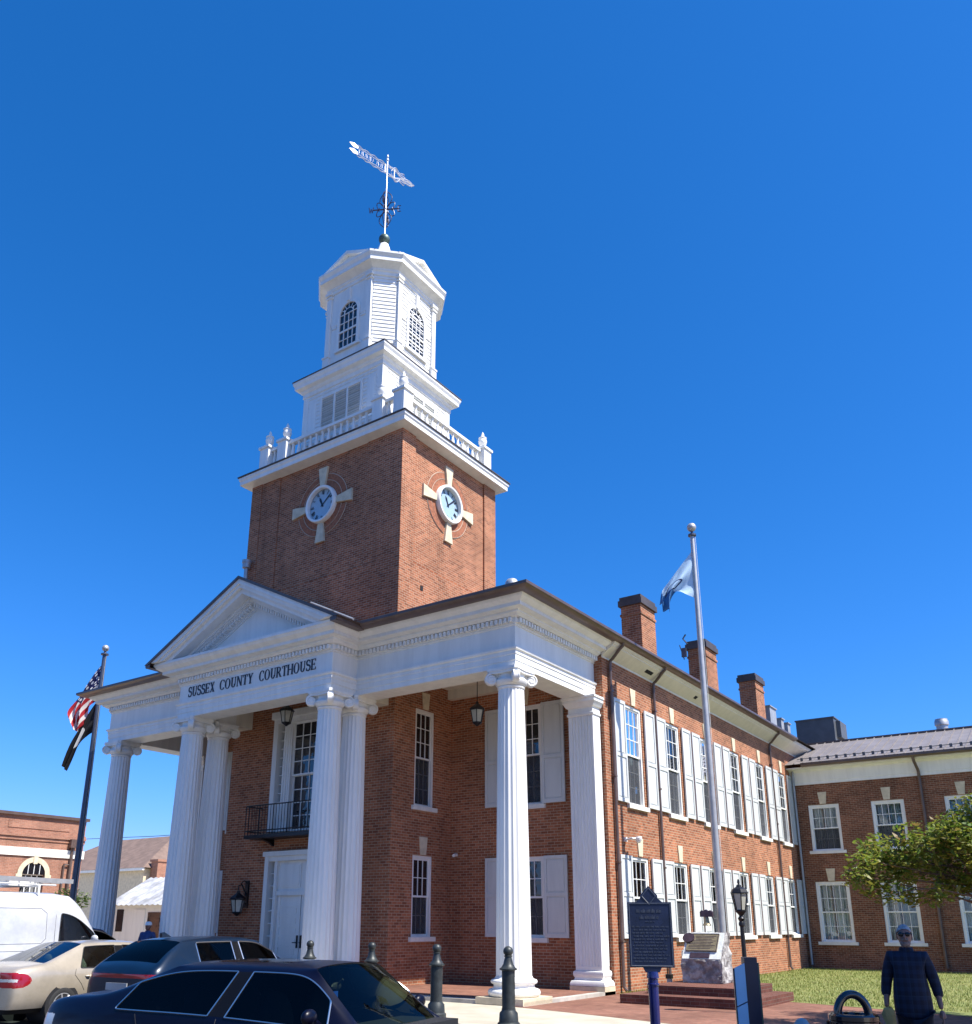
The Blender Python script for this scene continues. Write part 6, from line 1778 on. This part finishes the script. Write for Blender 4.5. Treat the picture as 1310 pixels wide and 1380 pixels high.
shrub((-70, 42, -.1), 'distant green treetop above the metal roofed shed', 'tree', blob(-70, 42, 2.5, 7.0, 3.2, 16), 2400, .30, 3)
shrub((-83, 44, -.1), 'distant green tree behind the brown roofed house', 'tree', blob(-83, 44, 2.0, 5.6, 3.2, 12), 1600, .30, 3)

# ------------------------------------------------------------------ BUILDINGS TO THE LEFT
bank = thing('brick_building', 'sunlit brick building with a white band and arched window at the left edge', 'building', (-40, 0, -.1))
FX = -34.8; T = Side(FX)
BY0, BY1 = -14.0, 10.25
mb = MB(T); awx = 7.62
archs = [awx - 4.2 * k for k in range(5)]
wall(mb, BY0, BY1, -.1, 6.98, [(a - .62, a + .62, 1.2, 4.02) for a in archs], .25); mb.T = None
mb.quad((FX, BY1, -.1), (FX - 12, BY1, -.1), (FX - 12, BY1, 6.98), (FX, BY1, 6.98)); mb.quad((FX - 12, BY0, -.1), (FX - 12, BY1, -.1), (FX - 12, BY1, 6.98), (FX - 12, BY0, 6.98)); mb.quad((FX, BY0, -.1), (FX - 12, BY0, -.1), (FX - 12, BY0, 6.98), (FX, BY0, 6.98))
mb.T = T; mb.box(BY0, BY1 + .04, -.05, .07, 6.05, 6.16); mb.box(BY0, BY1 + .05, -.05, .12, 5.92, 6.05); mb.box(BY0, BY1 + .03, -.05, .05, 5.74, 5.92)
for a in archs:
    mb.box(a - 1.7, a + 1.7, -.02, .03, 6.35, 6.72)
mb.build('wall', M['brick_far'], bank)
mb = MB(T); mb.box(BY0 - .1, BY1 + .12, -12.1, .14, 6.98, 7.14); mb.build('parapet_cap', M['gutter'], bank)
mb = MB(T); mb.box(BY0, BY1 + .06, -.05, .075, 4.94, 5.36); mb.build('band', M['sillstone'], bank)
mb = MB(T)
for a in archs:
    n = 16
    for k in range(n):
        q = [(a + r * cos(t_), 4.02 + r * sin(t_)) for r, t_ in ((.62, pi * k / n), (.88, pi * k / n), (.88, pi * (k + 1) / n), (.62, pi * (k + 1) / n))]
        mb.add([(u, d, z) for d in (-.02, .05) for u, z in q], [(4, 5, 6, 7), (0, 1, 5, 4), (2, 3, 7, 6)])
    mb.box(a - .11, a + .11, -.02, .09, 4.55, 5.0); mb.box(a - .95, a - .62, -.02, .07, 3.86, 4.02); mb.box(a + .62, a + .95, -.02, .07, 3.86, 4.02)
mb.build('arch_trim', M['stone'], bank)
for a in archs:
    mb = MB(T); n = 16; mb.quad(*[(a + .62 * cos(pi * k / n), .006, 4.02 + .62 * sin(pi * k / n)) for k in range(n + 1)]); mb.quad((a - .62, -.2, 1.2), (a + .62, -.2, 1.2), (a + .62, -.2, 4.02), (a - .62, -.2, 4.02))
    g = mb.build('window', M['glass'], bank)
    mb = MB(T)
    for k in (-.31, 0, .31): mb.box(a + k - .02, a + k + .02, -.19, -.12, 1.2, 4.02); mb.box(a + k - .015, a + k + .015, .007, .03, 4.02, 4.02 + sqrt(.6 ** 2 - k * k))
    for z in (2.1, 3.0, 4.0): mb.box(a - .62, a + .62, -.19, -.13, z - .025, z + .025)
    mb.build('frame', M['white'], g)
mb = MB(T); y = 9.55
mb.box(y - .22, y + .22, .02, .32, 5.50, 5.95); mb.tube([(y, .12, 5.5), (y, .12, 4.4), (y, .12, .2)], .08, 8); mb.tube([(y - .35, .1, 4.65), (y - .35, .1, .2)], .05, 8); mb.tube([(y - .35, .1, 4.6), (y, .1, 4.6)], .04, 6)
mb.build('downspout', M['gutter'], bank)
sheds = thing('shed', 'low white shed with a corrugated silver metal roof beyond the left column', 'shed', (-30, 12, -.1))
mb = MB(); SX0, SX1, SY0 = -33.85, -24.0, 12.0
mb.box(SX0, SX1, SY0, SY0 + 4.4, -.1, 2.6); mb.add([(SX0, SY0, 2.6), (SX0, SY0 + 4.4, 2.6), (SX0, SY0 + 2.2, 4.0)], [(0, 1, 2)]); mb.build('wall', M['white'], sheds)
mb = MB(); n = 90
for k in range(n):
    x0, x1 = SX0 - .25 + (SX1 - SX0 + .5) * k / n, SX0 - .25 + (SX1 - SX0 + .5) * (k + 1) / n; h0, h1 = .03 * sin(k * 1.57), .03 * sin((k + 1) * 1.57)
    mb.quad((x0, SY0 - .45, 2.52 + h0), (x1, SY0 - .45, 2.52 + h1), (x1, SY0 + 2.2, 4.10 + h1), (x0, SY0 + 2.2, 4.10 + h0)); mb.quad((x0, SY0 + 4.85, 2.52 + h0), (x1, SY0 + 4.85, 2.52 + h1), (x1, SY0 + 2.2, 4.10 + h1), (x0, SY0 + 2.2, 4.10 + h0))
mb.build('roof', M['shed_roof'] if 'shed_roof' in M else M['steel'], sheds, smooth=80)
for a, b, c, d in ((-33.55, -32.95, 1.15, 2.3), (-30.75, -29.5, .2, 2.15)):
    mb = MB(); mb.box(a, b, SY0 - .03, SY0 + .02, c, d); mb.build('window', M['glass'], sheds)
mb = MB(); mb.box(-31.95, -31.0, SY0 - .04, SY0 + .02, -.05, 2.3); mb.build('door', M['white'], sheds)
hs = thing('house', 'pale house with a wide brown hipped roof behind the shed', 'house', (-66, 36, -.1))
mb = MB(); mb.box(-80, -61.3, 32.5, 44, -.1, 6.4); mb.build('wall', M['stone'], hs)
mb = MB(); mb.add([(-80.5, 32, 6.45), (-60.8, 32, 6.45), (-60.8, 44.5, 6.45), (-80.5, 44.5, 6.45), (-76, 38.2, 10.0), (-65.2, 38.2, 10.0)], [(0, 1, 5, 4), (1, 2, 5), (2, 3, 4, 5), (3, 0, 4)]); mb.build('roof', M['brown_roof'], hs)
mb = MB(); mb.box(-80.4, -60.9, 32.05, 32.25, 6.2, 6.44); mb.build('fascia', M['white'], hs)
mb = MB(); mb.box(-61.0, -60.0, 33, 34, 3, 7.0); mb.box(-61.1, -59.9, 32.9, 34.1, 7.0, 7.2); mb.build('chimney', M['brick_far'], hs)
wire = MB(); wire.tube([(-90, 40, 10.9), (-71, 40, 10.4), (-52, 40, 10.2), (-20, 40, 10.6)], .03, 4)
tag(wire.build('power_line', M['iron']), 'thin power line crossing the sky between the left columns', 'cable')

# ------------------------------------------------------------------ CAMERA, SUN, SKY
cam = bpy.data.cameras.new('camera'); co = bpy.data.objects.new('camera', cam); C.objects.link(co)
yaw, pit, rol = radians(35.480085), radians(16.960380), radians(.237416)
F = Vector((-sin(yaw) * cos(pit), cos(yaw) * cos(pit), sin(pit))); R0 = Vector((cos(yaw), sin(yaw), 0)); U0 = R0.cross(F)
R1 = R0 * cos(rol) + U0 * sin(rol); U1 = -R0 * sin(rol) + U0 * cos(rol)
co.matrix_world = Matrix(((R1.x, U1.x, -F.x, 11.248855), (R1.y, U1.y, -F.y, -17.508851), (R1.z, U1.z, -F.z, 1.65), (0, 0, 0, 1)))
cam.sensor_fit = 'HORIZONTAL'; cam.sensor_width = 36; cam.lens = 1176.833 / 1310 * 36
cam.shift_x = (655 - 634.178) / 1310; cam.shift_y = (885.5226 - 690) / 1310
cam.clip_start = .1; cam.clip_end = 3000
S.camera = co
EL, AZ = radians(56.2), radians(5.5)
sd = Vector((cos(EL) * cos(AZ), cos(EL) * sin(AZ), sin(EL)))
sl_ = bpy.data.lights.new('sun', 'SUN'); sl_.energy = 5.0; sl_.angle = radians(.5); sl_.color = (1, .955, .88)
so = bpy.data.objects.new('sun', sl_); C.objects.link(so); so.rotation_euler = sd.to_track_quat('Z', 'Y').to_euler(); so.location = (0, 0, 40)
w = bpy.data.worlds.new('World'); S.world = w; w.use_nodes = True; nt = w.node_tree
bg = nt.nodes['Background']; sk = nt.nodes.new('ShaderNodeTexSky'); sk.sky_type = 'NISHITA'; sk.sun_disc = False
sk.sun_elevation = EL; sk.sun_rotation = radians(90) - AZ; sk.altitude = 0; sk.air_density = 1.0; sk.dust_density = .3; sk.ozone_density = 3.0
tint = nt.nodes.new('ShaderNodeMix'); tint.data_type = 'RGBA'; tint.blend_type = 'MULTIPLY'; tint.inputs[0].default_value = 1
tint.inputs[7].default_value = (.172, .82, 1.52, 1)
sp = nt.nodes.new('ShaderNodeSeparateColor'); cb = nt.nodes.new('ShaderNodeCombineColor'); pw = nt.nodes.new('ShaderNodeMath'); pw.operation = 'POWER'; pw.inputs[1].default_value = 1.77
nt.links.new(sk.outputs[0], sp.inputs[0]); nt.links.new(sp.outputs[0], pw.inputs[0]); nt.links.new(pw.outputs[0], cb.inputs[0])
nt.links.new(sp.outputs[1], cb.inputs[1]); nt.links.new(sp.outputs[2], cb.inputs[2]); nt.links.new(cb.outputs[0], tint.inputs[6])
nt.links.new(tint.outputs[2], bg.inputs[0]); bg.inputs[1].default_value = .075
S.view_settings.view_transform = 'Standard'; S.view_settings.look = 'None'; S.view_settings.exposure = .92; S.view_settings.gamma = 1
